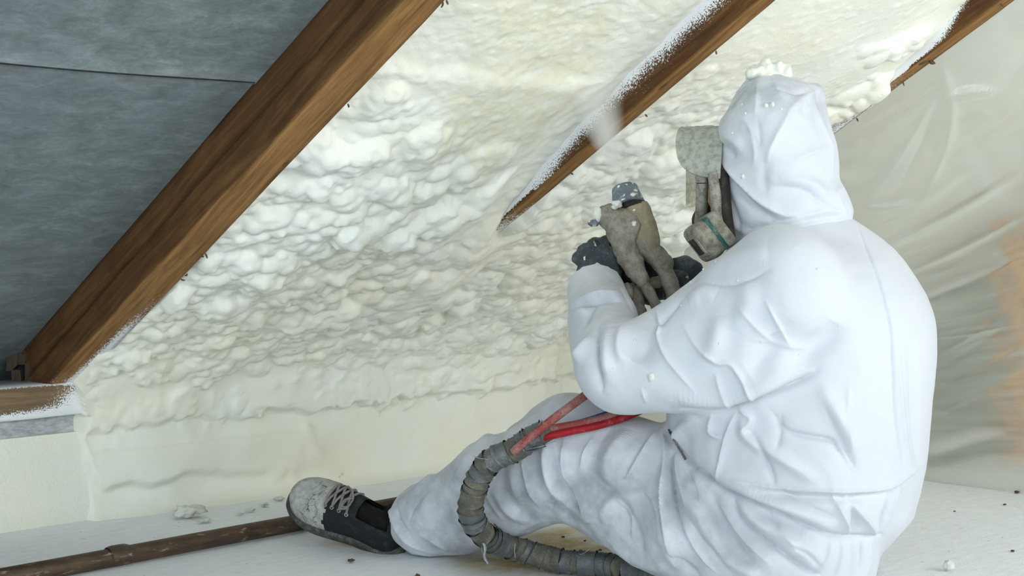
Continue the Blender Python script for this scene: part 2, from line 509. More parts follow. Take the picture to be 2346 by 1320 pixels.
dusty('gun_foam', (126, 121, 107), (160, 155, 141), 0.6, 0.9, 55, 0.004, spec=0.15)
dusty('gun_beige', (138, 129, 106), (162, 152, 128), 0.5, 0.85, 50, 0.002, spec=0.15)
dusty('gun_cap', (100, 108, 115), (140, 148, 154), 0.4, 0.6, 55, 0.002, white=0.60)
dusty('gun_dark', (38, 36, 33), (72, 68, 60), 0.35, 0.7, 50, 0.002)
dusty('tape', (94, 101, 103), (124, 124, 116), 0.42, 0.36, 34, 0.0028, spec=0.5, metal=0.30)
dusty('tape_dirty', (88, 89, 82), (124, 119, 102), 0.5, 0.6, 40, 0.003, spec=0.3, metal=0.1)
dusty('tape_frayed', (150, 156, 158), (186, 186, 176), 0.5, 0.5, 60, 0.001, metal=0.2)
dusty('hose_red', (150, 24, 34), (164, 112, 106), 0.22, 0.55, 30, 0.0006)
dusty('hose_red_dusty', (138, 62, 60), (156, 120, 110), 0.50, 0.65, 30, 0.0006)
dusty('hose_blue', (36, 70, 130), (90, 110, 150), 0.3, 0.55, 30, 0.0006)
dusty('shoe_black', (30, 34, 36), (62, 64, 62), 0.28, 0.7, 60, 0.0006)
dusty('shoe_lining', (18, 16, 16), (34, 32, 30), 0.3, 0.95, 80, 0.0006)
dusty('lace', (142, 135, 136), (108, 100, 98), 0.4, 0.85, 200, 0.0006)
dusty('shoe_rubber', (66, 66, 62), (116, 116, 110), 0.4, 0.75, 60, 0.0006)
dusty('skin', (206, 160, 134), (196, 148, 124), 0.4, 0.55, 30, 0.0006)
dusty('eye_white', (232, 230, 226), (220, 216, 212), 0.3, 0.3, 30, 0.0001)
dusty('eye_iris', (60, 50, 40), (30, 24, 20), 0.5, 0.3, 90, 0.0001)
dusty('eyelet', (168, 170, 168), (120, 118, 112), 0.4, 0.4, 90, 0.0003, metal=0.7)

# flaking foam crust on the shoe: white patches parted by dark cracks
t = NT('shoe_crust'); c = t.coord()
v = t.n('TexVoronoi', {'Vector': t.n('Mapping', {'Vector': c, 'Scale': (1, 1, 1)}).outputs[0], 'Scale': 46}, feature='DISTANCE_TO_EDGE').outputs['Distance']
wv = t.math('ADD', v, t.math('MULTIPLY', t.math('SUBTRACT', t.noise(c, 120, 4), 0.5), 0.16))
crack = t.math('MULTIPLY', t.mrange(wv, 0.03, 0.0), t.mrange(t.attr('crack').outputs['Fac'], 0.2, 0.8))
col = t.mix(t.mrange(t.noise(c, 60, 5, 0.7), 0.35, 0.65), srgb(150, 152, 146), srgb(188, 190, 184))
col = t.mix(t.mrange(t.attr('edge').outputs['Fac'], 0.2, 0.9), col, srgb(104, 104, 100))
col = t.mix(t.math('MULTIPLY', crack, 0.85), col, srgb(60, 62, 60))
M['shoe_crust'] = t.done(col, 0.85, t.bump(t.noise(c, 150, 4), 0.002, 0.6), spec=0.15)

# clear visor of the mask
t = NT('visor_glass'); c = t.coord()
g = t.n('BsdfGlossy', {'Color': (0.9, 0.9, 0.9), 'Roughness': 0.08})
tr = t.n('BsdfTransparent', {'Color': (0.80, 0.80, 0.74)})
df = t.n('BsdfDiffuse', {'Color': srgb(150, 148, 136)})
k = t.mrange(t.noise(c, 120, 3, 0.7), 0.45, 0.75, 0.16, 0.55)
s1 = t.n('MixShader', {0: k, 1: tr, 2: df}); s2 = t.n('MixShader', {0: 0.08, 1: s1, 2: g})
t.t.links.new(s2.outputs[0], t.out.inputs[0]); M['visor'] = t.m

# plastic dust sheet: milky translucent film
t = NT('plastic_film'); c = t.coord()
cm = t.coord((1, 1, 1), attr='lc')
milky = t.noise(cm, 3.0, 4, 0.6)
streak = t.noise(t.n('Mapping', {'Vector': cm, 'Rotation': (0, 0, math.radians(-38)), 'Scale': (1.2, 16, 1)}).outputs[0], 5, 4, 0.6)
trn = t.n('BsdfRefraction', {'Color': (0.97, 0.97, 0.94), 'Roughness': 0.36, 'IOR': 1.28})
tl = t.n('BsdfTranslucent', {'Color': srgb(244, 242, 230)})
bp = t.bump(streak, 0.006, 0.35, t.bump(t.noise(cm, 14, 3), 0.006, 0.3))
df = t.n('BsdfDiffuse', {'Color': srgb(244, 243, 232), 'Normal': bp})
gl = t.n('BsdfGlossy', {'Color': (0.95, 0.95, 0.95), 'Roughness': 0.22, 'Normal': bp})
k = t.mrange(t.math('ADD', t.math('MULTIPLY', milky, 0.4), t.math('MULTIPLY', streak, 0.6)), 0.35, 0.70, 0.26, 0.56)
s0 = t.n('MixShader', {0: 0.35, 1: df, 2: tl})
s1 = t.n('MixShader', {0: k, 1: trn, 2: s0})
s2 = t.n('MixShader', {0: 0.12, 1: s1, 2: gl})
t.t.links.new(s2.outputs[0], t.out.inputs[0]); M['plastic'] = t.m

# far end wall beyond the sheet, unlit grey-green plaster
t = NT('plaster_far'); c = t.coord()
M['plaster'] = t.done(t.mix(t.noise(c, 3, 4), srgb(120, 128, 112), srgb(142, 146, 126)), 0.9, t.bump(t.noise(c, 40, 4), 0.004, 0.4), spec=0.1)

# drifting spray
t = NT('spray_mist'); 
z = t.attr('x')
cz = t.n('TexCoord').outputs['Object']
sep = t.n('SeparateXYZ', {0: cz})
rad = t.math('SQRT', t.math('ADD', t.math('MULTIPLY', sep.outputs['X'], sep.outputs['X']), t.math('MULTIPLY', sep.outputs['Y'], sep.outputs['Y'])))
lim = t.math('ADD', t.math('MULTIPLY', sep.outputs['Z'], 0.20), 0.004)
core = t.mrange(t.math('DIVIDE', rad, lim), 1.0, 0.1)
dens = t.math('MULTIPLY', t.mrange(sep.outputs['Z'], 0.0, 0.30, 36.0, 11.0), core)
dens = t.math('MULTIPLY', dens, t.mrange(sep.outputs['Z'], 0.34, 0.20))
dens = t.math('MULTIPLY', dens, t.mrange(t.noise(t.coord((1, 1, 0.3)), 10, 1, 0.5), 0.25, 0.7, 0.75, 1.2))
vs = t.n('VolumeScatter', {'Color': (0.97, 0.97, 0.94), 'Density': dens, 'Anisotropy': 0.1})
t.t.links.new(vs.outputs[0], t.out.inputs['Volume']); M['mist'] = t.m
# ------------------------------------------------------------------ roof geometry
TAN = 0.587; ALPHA = math.atan(TAN); CA, SA = math.cos(ALPHA), math.sin(ALPHA)
WALL_Y = 2.797
def zb(Y): return 0.95 - TAN*(Y - 1.653)          # underside of the rafters
RDEPTH = 0.115                                     # rafter depth, square to the slope
def zm(Y): return zb(Y) + RDEPTH/CA                # roof underlay on top of the rafters
CAMV = Vector((0, 0, EYE))
def ray_dir(x, y):
    u = (x-1173.0)/FPX; z = -(y-HORIZON)/FPX
    return Vector((FW[0]+RT[0]*u, FW[1]+RT[1]*u, z))
def apply_strokes(V, F, strokes, N=None):
    """raise or sink folds along lines on a surface: (pixels, width m, height m[, sharp[, side]])"""
    bvh = BVHTree.FromPolygons([Vector(v) for v in V], [tuple(f) for f in F])
    if N is None: N = mesh_normals(V, F)
    # normals must face the viewer's side of the skin
    disp = np.zeros(len(V))
    for st in strokes:
        pts, w, h = st[0], st[1], st[2]
        sharp = st[3] if len(st) > 3 else 0
        side = st[4] if len(st) > 4 else 0
        pp = catmull(pts, max(12, 8*len(pts))) if len(pts) > 2 else np.array([np.array(pts[0])*(1-q)+np.array(pts[1])*q for q in np.linspace(0, 1, 16)])
        hit = []
        for q in pp:
            loc, nor, fi, dd = bvh.ray_cast(CAMV, ray_dir(q[0], q[1]).normalized())
            hit.append(np.array(loc) if loc is not None else None)
        ks = [i for i, x in enumerate(hit) if x is not None]
        if len(ks) < 2: continue
        H = np.array([hit[i] for i in ks]); tt = np.array([i/(len(pp)-1) for i in ks])
        d2 = np.linalg.norm(H[1:]-H[:-1], axis=1)
        # densify
        D, T = [H[0]], [tt[0]]
        for a in range(len(H)-1):
            if d2[a] > 0.09: D.append(H[a+1]); T.append(tt[a+1]); continue
            m = max(1, int(d2[a]/(0.5*w)+1))
            for q in range(1, m+1):
                D.append(H[a]*(1-q/m)+H[a+1]*q/m); T.append(tt[a]*(1-q/m)+tt[a+1]*q/m)
        D = np.array(D); T = np.array(T)
        R = 3.2*w
        sel = np.where(((V > D.min(0)-R) & (V < D.max(0)+R)).all(1))[0]
        if len(sel) == 0: continue
        vs = V[sel]
        best = np.full(len(sel), 9.0); bt = np.zeros(len(sel))
        for q in range(0, len(D)):
            dd = np.linalg.norm(vs - D[q], axis=1)
            m = dd < best
            best[m] = dd[m]; bt[m] = T[q]
        env = np.sin(np.clip(bt, 0.02, 0.98)*math.pi)**0.6
        x = best/w
        prof = np.exp(-x*1.3) if sharp else np.exp(-x*x)
        prof = np.where(x > 3.2, 0, prof)
        disp[sel] += h*prof*env
    return V + N*disp[:, None]

# ------------------------------------------------------------------ floor
xs = np.linspace(-1.5, 5.2, 160); ys = np.linspace(-1.5, 3.0, 110)
XX, YY = np.meshgrid(xs, ys, indexing='ij')
ZZ = 0.002*pn(XX*2.1, YY*2.1, 0) - 0.0015
bare = np.zeros_like(XX)
for (bx, by, r) in [(1330, 1240, 0.16), (1180, 1285, 0.13), (1420, 1230, 0.16), (800, 1240, 0.06)]:
    q = floor_at(bx, by)
    bare = np.maximum(bare, np.exp(-((XX-q[0])**2 + (YY-q[1])**2)/r**2))
floor = mk('floor', np.stack([XX, YY, np.minimum(ZZ, 0)], -1).reshape(-1, 3), grid_faces(160, 110), M['floor'], origin=(0, 0, 0), attrs={'bare': bare.ravel()})
tag(floor, 'attic floor under a coat of white foam dust', kind='structure')

# ------------------------------------------------------------------ eaves wall, far end wall
v, f = box_verts(-1.5, 5.2, WALL_Y, WALL_Y+0.12, -0.02, 0.185)
w = mk('wall_back', v, f, M['foam_dust'], smooth_shade=False)
tag(w, 'low eaves wall dusted with cream foam', kind='structure')
v, f = box_verts(-1.5, 1.52, WALL_Y+0.012, WALL_Y+0.10, 0.180, 0.222)
g = mk('trim_1', v, f, M['groove'], smooth_shade=False)
tag(g, 'bare grey strip between the eaves wall and the timber plate', kind='structure')
v, f = box_verts(4.75, 4.85, -0.6, 2.95, 0, 2.4)
w = mk('wall_right', v, f, M['plaster'], smooth_shade=False)
tag(w, 'grey gable wall beyond the plastic sheet', kind='structure')

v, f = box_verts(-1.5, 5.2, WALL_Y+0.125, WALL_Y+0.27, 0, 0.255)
g = mk('eaves_light_block', v, f, M['crumb_dark'], smooth_shade=False)  # closure box added to block stray sky light behind the plate
tag(g, 'dark block added in the eaves void to keep light out behind the timber plate', kind='structure')
# timber plate on the eaves wall
nx = 120
prof = [(WALL_Y-0.002, 0.222), (WALL_Y-0.020, 0.2235), (WALL_Y-0.024, 0.229), (WALL_Y-0.024, 0.25), (WALL_Y-0.024, 0.272), (WALL_Y-0.023, 0.284), (WALL_Y-0.018, 0.290), (WALL_Y+0.02, 0.290), (WALL_Y+0.12, 0.290), (WALL_Y+0.12, 0.222)]
xs = np.linspace(-1.5, 1.56, nx)
V = np.array([[(x, a + 0.002*pn(x*9, k*1.3, 2.2)*(k < 7), b + 0.0015*pn(x*7, 4.4, k*0.9)*(k < 8)) for k, (a, b) in enumerate(prof)] for x in xs])
lc = np.stack([V[..., 0], V[..., 2]-0.22, V[..., 1]-WALL_Y], -1).reshape(-1, 3)
spr = smooth(1.33, 1.50, V[..., 0] + 0.9*(0.255-V[..., 2])) * 1.0
spr = np.maximum(spr, smooth(0.252, 0.230, V[..., 2])*0.80)
spr = np.maximum(spr, smooth(0.287, 0.2895, V[..., 2])*0.9)
F = [tuple(q) for q in grid_faces(nx, len(prof), wrap_v=True)] + [tuple(range(len(prof))), tuple((nx-1)*len(prof)+k for k in range(len(prof)))][0:2]
pl = mk('wall_plate', V.reshape(-1, 3), F, M['plate_wood'], attrs={'lc': lc, 'spray': spr.ravel()})
tag(pl, 'weathered timber plate on the eaves wall, speckled with foam overspray', 'beam')

# ------------------------------------------------------------------ roof underlay (two lapped sheets)
ceil = tag(empty('ceiling', (0, 1.5, 1.0)), 'sloping roof underside of grey felt underlay', kind='structure')
def membrane(y0, y1, off, x0=-1.5, x1=5.2):
    nxm, nym = 90, 40
    X, Y = np.meshgrid(np.linspace(x0, x1, nxm), np.linspace(y0, y1, nym), indexing='ij')
    sag = 0.006*np.sin((X-1.43)/0.69*math.pi)**2 + 0.004*pn(X*1.7, Y*1.7, 3.0)
    Z = zm(Y) - off - sag*0.6
    lc = np.stack([X, Y/CA, 0*X], -1).reshape(-1, 3)
    Vt = np.stack([X, Y, Z], -1).reshape(-1, 3)
    Vb = Vt + np.array((0, SA*0.0015, CA*0.0015))
    Fg = grid_faces(nxm, nym); n = len(Vt)
    edge = [i*nym for i in range(nxm)]; edge2 = [i*nym+nym-1 for i in range(nxm)]
    side = []
    for e in (edge, edge2):
        for a, b in zip(e[:-1], e[1:]): side.append((a, b, b+n, a+n))
    Fa = np.vstack([Fg[:, ::-1], Fg+n, np.array(side)])
    return mk('membrane_sheet', np.vstack([Vt, Vb]), Fa, M['membrane'], ceil, attrs={'lc': np.vstack([lc, lc])})
membrane(2.035, 3.05, 0.0)
membrane(0.1, 2.050, 0.0045)
# unseen opposite slope behind the camera, added to hold back sky light
ox, oy = np.meshgrid(np.linspace(-1.5, 5.2, 30), np.linspace(0.1, -2.75, 20), indexing='ij')
oz = zm(0.1) - 0.002 - TAN*(0.1-oy) - 0.004*np.abs(pn(ox*1.7, oy*1.7, 6.0))
ov = np.stack([ox, oy, oz], -1).reshape(-1, 3)
mk('membrane_sheet', np.vstack([ov, ov+np.array((0, -0.001, 0.0015))]), np.vstack([grid_faces(30, 20), grid_faces(30, 20)[:, ::-1]+600]), M['membrane'], ceil, attrs={'lc': np.vstack([ov, ov])})
sx_ = np.linspace(-1.5, 1.392, 60)  # dark tube standing in for the shadow line where the sheets lap
tube('lap_shadow', np.stack([sx_, np.full(60, 2.046), zm(2.046) - 0.0055 - 0.0006*np.sin(sx_*3) - 0.0036*np.sin((sx_-1.43)/0.69*math.pi)**2], 1), 0.0013, M['gun_dark'], ceil, 6)

# ------------------------------------------------------------------ rafters
def rafter(x0, x1, y0, y1, seed, sprayf, label, crack=None, wane=0.003):
    n = 260
    Y = np.linspace(y0, y1, n)
    d = [0, .012, .026, .040, .0470, .0482, .0525, .0568, .0580, .066, .080, .094, .106, .1115, .1145]
    pr = [(0.0, q) for q in d] + [(q, RDEPTH) for q in (0.04, 0.2, 0.4, 0.6, 0.8, 0.96)] + [(1.0, q) for q in (.1145, .1115, .10, .07, .04, 0.0)]
    pr = np.array(pr); m = len(pr)
    A, Dp = np.meshgrid(Y, np.zeros(m), indexing='ij')
    X = x0 + (x1-x0)*pr[None, :, 0] + 0*A
    Dd = pr[None, :, 1] + 0*A
    # chamfers that wander along the timber
    e = 0.0035 + wane*np.clip(pn(A*5, seed, 1), -0.3, 1) + 0.0015*pn(A*31, seed, 2)
    left_edge = (pr[:, 0] == 0) & (pr[:, 1] > .11); right_edge = (pr[:, 0] == 1) & (pr[:, 1] > .11)
    X = X + np.where(left_edge[None, :], np.clip(e, 0, 1)*(pr[None, :, 1]-.108)/.0065, 0) - np.where(right_edge[None, :], np.clip(e, 0, 1)*(pr[None, :, 1]-.108)/.0065, 0)
    side = (pr[:, 0] == 0)[None, :]
    X = X + 0.0016*pn(A*4, Dd*22+seed, 5) + 0.0007*pn(A*18, Dd*160+seed, 6)
    Dd2 = Dd + 0.0012*pn(A*5, X*40, seed+7)*(Dd > 0.1)
    if crack:
        gap = 0.70 + 0.75*pn(A*3.5, seed, 8)
        X = X + np.where(side & (np.abs(Dd-.0525) < .0046), np.clip(gap, 0.15, 1.2)*0.030, 0) + np.where(side & (Dd < .0525), 0.0035, 0)
        wob = 0.006*pn(A*2.2, 3.3, seed) + 0.002*pn(A*9, 3.3, seed)
        Dd2 = Dd2 + np.where(side & (Dd > .03) & (Dd < .09), wob, 0)
    Zb = zm(A)
    # a point at depth d below the underlay, square to the slope
    Yw = A - SA*Dd2; Zw = Zb - CA*Dd2
    V = np.stack([X, Yw, Zw], -1)
    lc = np.stack([A/CA, (X-x0) + 0.3*seed, Dd2], -1)
    spr = np.clip(sprayf(Yw, Dd2/RDEPTH, (X-x0)/(x1-x0)), 0, 1)
    F = np.vstack([grid_faces(n, m, wrap_v=True)])
    Fl = [tuple(q) for q in F] + [tuple(range(m-1, -1, -1)), tuple((n-1)*m+k for k in range(m))]
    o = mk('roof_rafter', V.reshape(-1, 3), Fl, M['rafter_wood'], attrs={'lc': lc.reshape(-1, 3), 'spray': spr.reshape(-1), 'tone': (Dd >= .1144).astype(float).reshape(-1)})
    return tag(o, label, 'rafter', 'bare roof rafters')
def spray1(Y, d, x):
    foot = smooth(2.35, 2.72, Y)*smooth(0.25, 0.95, x)*smooth(0.9, 0.99, d)
    return 0.05 + 0.9*foot + 0.25*smooth(2.68, 2.8, Y)*smooth(0.9, 1.0, d)
def spray2(Y, d, x):
    d0 = np.interp(Y, [1.45, 1.65, 1.85, 2.0, 2.12, 2.3], [0.36, 0.40, 0.48, 0.60, 0.84, 1.25])
    s = smooth(d0+0.62, d0-0.30, d)*1.0
    s = np.where(d > 0.97, smooth(2.08, 2.32, Y)*0.75 + 0.25*smooth(0.6, 1.0, x)*smooth(1.9, 2.2, Y), s)
    return s
def spray3(Y, d, x):
    d0 = np.interp(Y, [1.40, 1.50, 1.58, 1.66, 1.8], [0.30, 0.42, 0.85, 1.1, 1.5])
    s = smooth(d0+0.40, d0-0.25, d)
    s = np.where(d > 0.97, smooth(1.52, 1.85, Y)*0.55, s)
    return s
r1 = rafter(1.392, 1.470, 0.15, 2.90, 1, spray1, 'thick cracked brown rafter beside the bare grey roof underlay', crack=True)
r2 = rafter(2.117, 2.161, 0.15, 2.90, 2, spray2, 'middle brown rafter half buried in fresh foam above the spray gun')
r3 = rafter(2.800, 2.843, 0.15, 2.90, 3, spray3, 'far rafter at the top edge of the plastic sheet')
# splinters and dried bits hanging from the edges
def splinter(parent, x, y, D, ln, ang, th=0.0011):
    p = P(x, y, D); q = P(x+ln*math.cos(ang), y-ln*math.sin(ang), D+0.004); mid = (p+q)/2 + np.array((0.001, 0.0, -0.001))
    o = tube('splinter', catmull([p, mid, q], 7), np.array([th*0.5, th, th*1.2, th, th*0.9, th*0.6, th*0.2])*1.4, M['crumb_dark'], parent, 6)
for a in [(1015, 4, 2.205, 15, -1.9), (1022, 0, 2.21, 12, -1.2), (797, 238, 2.40, 9, -1.4), (470, 580, 2.69, 14, -1.2), (466, 588, 2.69, 7, 2.7), (414, 640, 2.75, 11, -0.2), (424, 632, 2.74, 8, 0.8)]:
    splinter(r1, *a)
for a in [(1640, 116, 2.70, 9, -1.5), (1478, 262, 2.83, 8, -0.8), (1308, 396, 2.98, 7, -0.6)]:
    splinter(r2, *a)
for a in [(2290, 4, 3.0, 16, -0.9), (2122, 135, 3.13, 22, -2.5, 0.003), (2130, 140, 3.13, 14, -0.4, 0.003), (2068, 186, 3.18, 12, -1.3), (1962, 270, 3.28, 10, -1.1)]:
    splinter(r3, *a)

# little bracket of scrap boards standing on the plate beside the first rafter
blk = empty('scrap_bracket', P(45, 878, 3.02))
tag(blk, 'small bracket of old scrap wood standing at the foot of the cracked rafter', 'scrap wood')
def board(pts, y0, th):
    pts = [P(a, b, y0) for a, b in pts]
    dv = np.array((FW[0], FW[1], 0))*th
    n = len(pts)
    V = np.array(pts + [p+dv for p in pts])
    F = [tuple(range(n))[::-1], tuple(range(n, 2*n))] + [(i, (i+1) % n, (i+1) % n + n, i+n) for i in range(n)]
    lc = np.stack([V[:, 2]*1.0, V[:, 0], V[:, 1]], 1)
    mk('board', V, F, M['old_wood'], blk, smooth_shade=False, attrs={'lc': lc, 'spray': np.zeros(len(V))})
board([(14, 850), (18, 798), (26, 803), (36, 809), (58, 811), (58, 836), (40, 836), (26, 850)], 3.05, 0.03)
board([(57, 880), (57, 832), (66, 831), (68, 812), (76, 813), (76, 880)], 3.03, 0.035)
board([(27, 882), (26, 848), (46, 848), (50, 881)], 3.02, 0.02)

# post far behind the plastic
nx = 30
z = np.linspace(0, 0.70, nx)
c0 = P(2440, 800, 4.3)
pr = [(-.06, -.06), (0, -.063), (.06, -.06), (.063, 0), (.06, .06), (0, .063), (-.06, .06), (-.063, 0)]
V = np.array([[(c0[0]+a+0.002*pn(q*6, k, 1), c0[1]+b+0.002*pn(q*6, k, 5), q) for k, (a, b) in enumerate(pr)] for q in z])
lc = np.stack([V[..., 2], V[..., 0], V[..., 1]], -1).reshape(-1, 3)
Fp = [tuple(q) for q in grid_faces(nx, 8, wrap_v=True)] + [tuple(range(7, -1, -1)), tuple((nx-1)*8+k for k in range(8))]
po = mk('timber_post', V.reshape(-1, 3), Fp, M['post_wood'], attrs={'lc': lc, 'spray': np.zeros(len(lc))})
tag(po, 'orange timber post blurred behind the plastic sheet', 'post')

# ------------------------------------------------------------------ sprayed foam
H0 = 0.0034
XU = np.arange(1.415, 3.22, H0); XF = np.arange(3.22, 4.74, 0.018)
Y0R = 1.02
TL = 0.13; WF = 2.765
PIY, PIZ = WF, zb(WF)
RA = TL/math.tan((math.pi/2-ALPHA)/2); 
ty = PIY - TL*CA
SROOF = (ty-Y0R)/CA; SARC = RA*(math.pi/2-ALPHA); SW = PIZ-TL
STOT = SROOF+SARC+SW+0.016
S = np.arange(0, STOT, H0)
def base(s):
    s = np.asarray(s, float)
    yr = Y0R+s*CA; zr = zb(yr)
    ph = np.clip((s-SROOF)/RA, 0, math.pi/2-ALPHA)
    cyc, czc = ty - SA*RA, zb(ty) - CA*RA        # centre on the room side
    a0 = ALPHA + ph
    ya = cyc + RA*np.sin(a0); za = czc + RA*np.cos(a0)
    yw = np.full_like(s, WF); zw = SW-(s-SROOF-SARC)
    y = np.where(s < SROOF, yr, np.where(s < SROOF+SARC, ya, yw)); z = np.where(s < SROOF, zr, np.where(s < SROOF+SARC, za, zw))
    ang = ALPHA+ph
    return y, z, -np.sin(ang), -np.cos(ang)
def foam_at(x, y):
    """pixel -> (X, s) on the foam's mean surface"""
    u = (x-1173.0)/FPX; k = -(y-HORIZON)/FPX
    ky = FW[1]+RT[1]*u; kx = FW[0]+RT[0]*u
    D = (0.95+TAN*1.653-EYE)/(k+TAN*ky)
    if D*ky < ty: return D*kx, (D*ky-Y0R)/CA
    D2 = WF/ky; z2 = EYE+k*D2
    if z2 < SW: return D2*kx, SROOF+SARC+(SW-z2)
    # on the arc
    lo, hi = SROOF, SROOF+SARC
    best = None
    for s in np.linspace(lo, hi, 60):
        yy, zz, _, _ = base(s)
        e = abs(EYE + k*(yy/ky) - zz)
        if best is None or e < best[0]: best = (e, s, yy)
    return best[2]/ky*kx, best[1]
def sY(Y): return (Y-Y0R)/CA
XG, SG = np.meshgrid(XU, S, indexing='ij')
rng = np.random.RandomState(11)
Yg, Zg, NYg, NZg = base(S)
YG = Yg[None, :] + 0*XG; ZG = Zg[None, :] + 0*XG
isw = (S > SROOF+0.4*SARC)[None, :] & np.ones_like(XG, bool)
wob = 0.05*pn(XG*4, SG*4, 1.5) + 0.02*pn(XG*11, SG*11, 2.5)
Hh = 0.012*pn(XG*3.2, SG*3.2, 4.0) + 0.006*pn(XG*8, SG*8, 4.7)
# recess between the rafters
b1 = (XG > 1.40) & (XG < 2.14)
rec1 = -0.086*(1-smooth(sY(1.66), sY(2.28), SG+wob+0.25*(XG-1.8)))
rec1 = rec1 + 0.010*np.exp(-np.maximum(2.117-XG, 0)/0.035)*(1-smooth(sY(2.2), sY(2.35), SG)) - 0.016*np.exp(-((XG-1.47)/0.10)**2)
rec2 = -0.055*(1-smooth(sY(1.38), sY(1.72), SG+wob))*smooth(2.45, 2.76, XG) - 0.012*(1-smooth(sY(1.9), sY(2.3), SG+wob))
rec3 = -0.02*np.ones_like(XG)
Hh += np.where(XG < 2.14, rec1, np.where(XG < 2.82, rec2, rec3))
# lath shadow line in the first bay (a batten's soft ridge under the foam)
X1, S1 = foam_at(820, 215); X2, S2 = foam_at(1330, 245)
line = S1 + (XG-X1)*(S2-S1)/(X2-X1)
Hh += 0.006*smooth(0.03, -0.012, SG-line)*np.exp(-np.maximum(line-SG, 0)/0.14)*(XG < 2.14) * -1.0
Hh += 0.004*np.exp(-((SG-line-0.02)/0.025)**2)*(XG < 2.14)
# slumped lower roof, its hem on the wall, and vertical runs in it
zh = 0.190 + 0.012*pn(XG*3, 0, 6.1) + 0.022*pn(XG*8, 0, 6.4) + 0.008*pn(XG*23, 0, 6.8)
sl = smooth(zh-0.006, zh+0.018, ZG)*(ZG < 0.6)
slump = 0.030*sl*np.exp(-np.maximum(ZG-zh, 0)/0.14)
slump *= 0.65 + 0.5*smooth(1.75, 2.0, XG)
Hh += slump
flow = np.abs(pn(XG*16 + 1.5*pn(XG*5, SG*5, 9), SG*3.2, 7.7))
mid = smooth(0.19, 0.24, ZG)*smooth(0.46, 0.34, ZG)
Hh += (0.006-0.014*flow)*mid*(0.4+0.6*smooth(-0.2, 0.3, pn(XG*4, SG*4, 8.2)))
# second hem lines on the lower wall
for (pts, hgt) in [([(220, 925), (420, 935), (700, 930), (1000, 905)], 0.007), ([(560, 780), (700, 815), (850, 830), (980, 835)], 0.010), ([(1000, 880), (1130, 850), (1240, 835), (1300, 830)], 0.012), ([(430, 775), (480, 745), (560, 735), (720, 755), (800, 745)], 0.014), ([(1010, 740), (1100, 720), (1220, 715), (1300, 700)], 0.012)]:
    q = np.array([foam_at(*p) for p in pts]); q = q[np.argsort(q[:, 0])]
    sl_ = np.interp(XG, q[:, 0], q[:, 1]); inx = smooth(q[0, 0]-0.05, q[0, 0]+0.05, XG)*smooth(q[-1, 0]+0.05, q[-1, 0]-0.05, XG)
    dd = sl_ + 0.016*pn(XG*7, 1.1, 3) + 0.012*pn(XG*19, 1.7, 3) + 0.004*pn(XG*50, 1.7, 3) - SG; hgt = hgt*np.clip(0.45+1.5*pn(XG*7, hgt*900, 2), 0.0, 1.3)
    Hh += hgt*inx*smooth(-0.004, 0.012, dd)*np.exp(-np.maximum(dd, 0)/0.07)
# thick patch on the lower wall with its own rim
rim = np.array([foam_at(*p) for p in [(196, 955), (186, 1010), (198, 1060), (208, 1100), (250, 1128), (300, 1112), (340, 1118), (385, 1110), (430, 1085), (520, 1092), (640, 1085)]])
lowpatch = smooth(0, 0.008, np.interp(XG, rim[3:, 0], rim[3:, 1]) + 0.006*pn(XG*30, 2, 2) - SG)*isw
Hh += (0.012*lowpatch*smooth(2.15, 1.9, XG) - 0.018*(1-lowpatch)*smooth(2.05, 1.6, XG))*isw*(ZG < 0.14)
Hh += isw*smooth(0.17, 0.10, ZG)*(0.0025*pn(XG*30, SG*30, 3) + 0.0035*pn(XG*14, SG*14, 13))
leftx = np.interp(SG, rim[:4, 1], rim[:4, 0]); leftx = np.where(SG < rim[0, 1], 1.475, leftx) + 0.005*pn(SG*40, 0.3, 5)
# ---- bubbles: domes grown upon one another, big first
def stamp(cx, cs, r, hgt, asp=1.0, rot=0.0, sink=0.5):
    R = r*max(asp, 1/asp)*1.02
    i0 = int((cx-R-XU[0])/H0); i1 = int((cx+R-XU[0])/H0)+2; j0 = int((cs-R)/H0); j1 = int((cs+R)/H0)+2
    i0 = max(i0, 0); j0 = max(j0, 0); i1 = min(i1, len(XU)); j1 = min(j1, len(S))
    if i1-i0 < 2 or j1-j0 < 2: return
    ic = min(max(int((cx-XU[0])/H0), 0), len(XU)-1); jc = min(max(int(cs/H0), 0), len(S)-1)
    dx = XU[i0:i1, None]-cx; ds = S[None, j0:j1]-cs
    c, s_ = math.cos(rot), math.sin(rot)
    a = (dx*c+ds*s_)/(r*asp); b = (-dx*s_+ds*c)/(r/asp)
    d2 = a*a+b*b
    dome = hgt*np.sqrt(np.clip(1-d2, 0, 1))
    sub = Hh[i0:i1, j0:j1]
    h0 = Hh[ic, jc] - sink*hgt
    np.maximum(sub, np.where(d2 < 1, h0+dome, -9), out=sub)
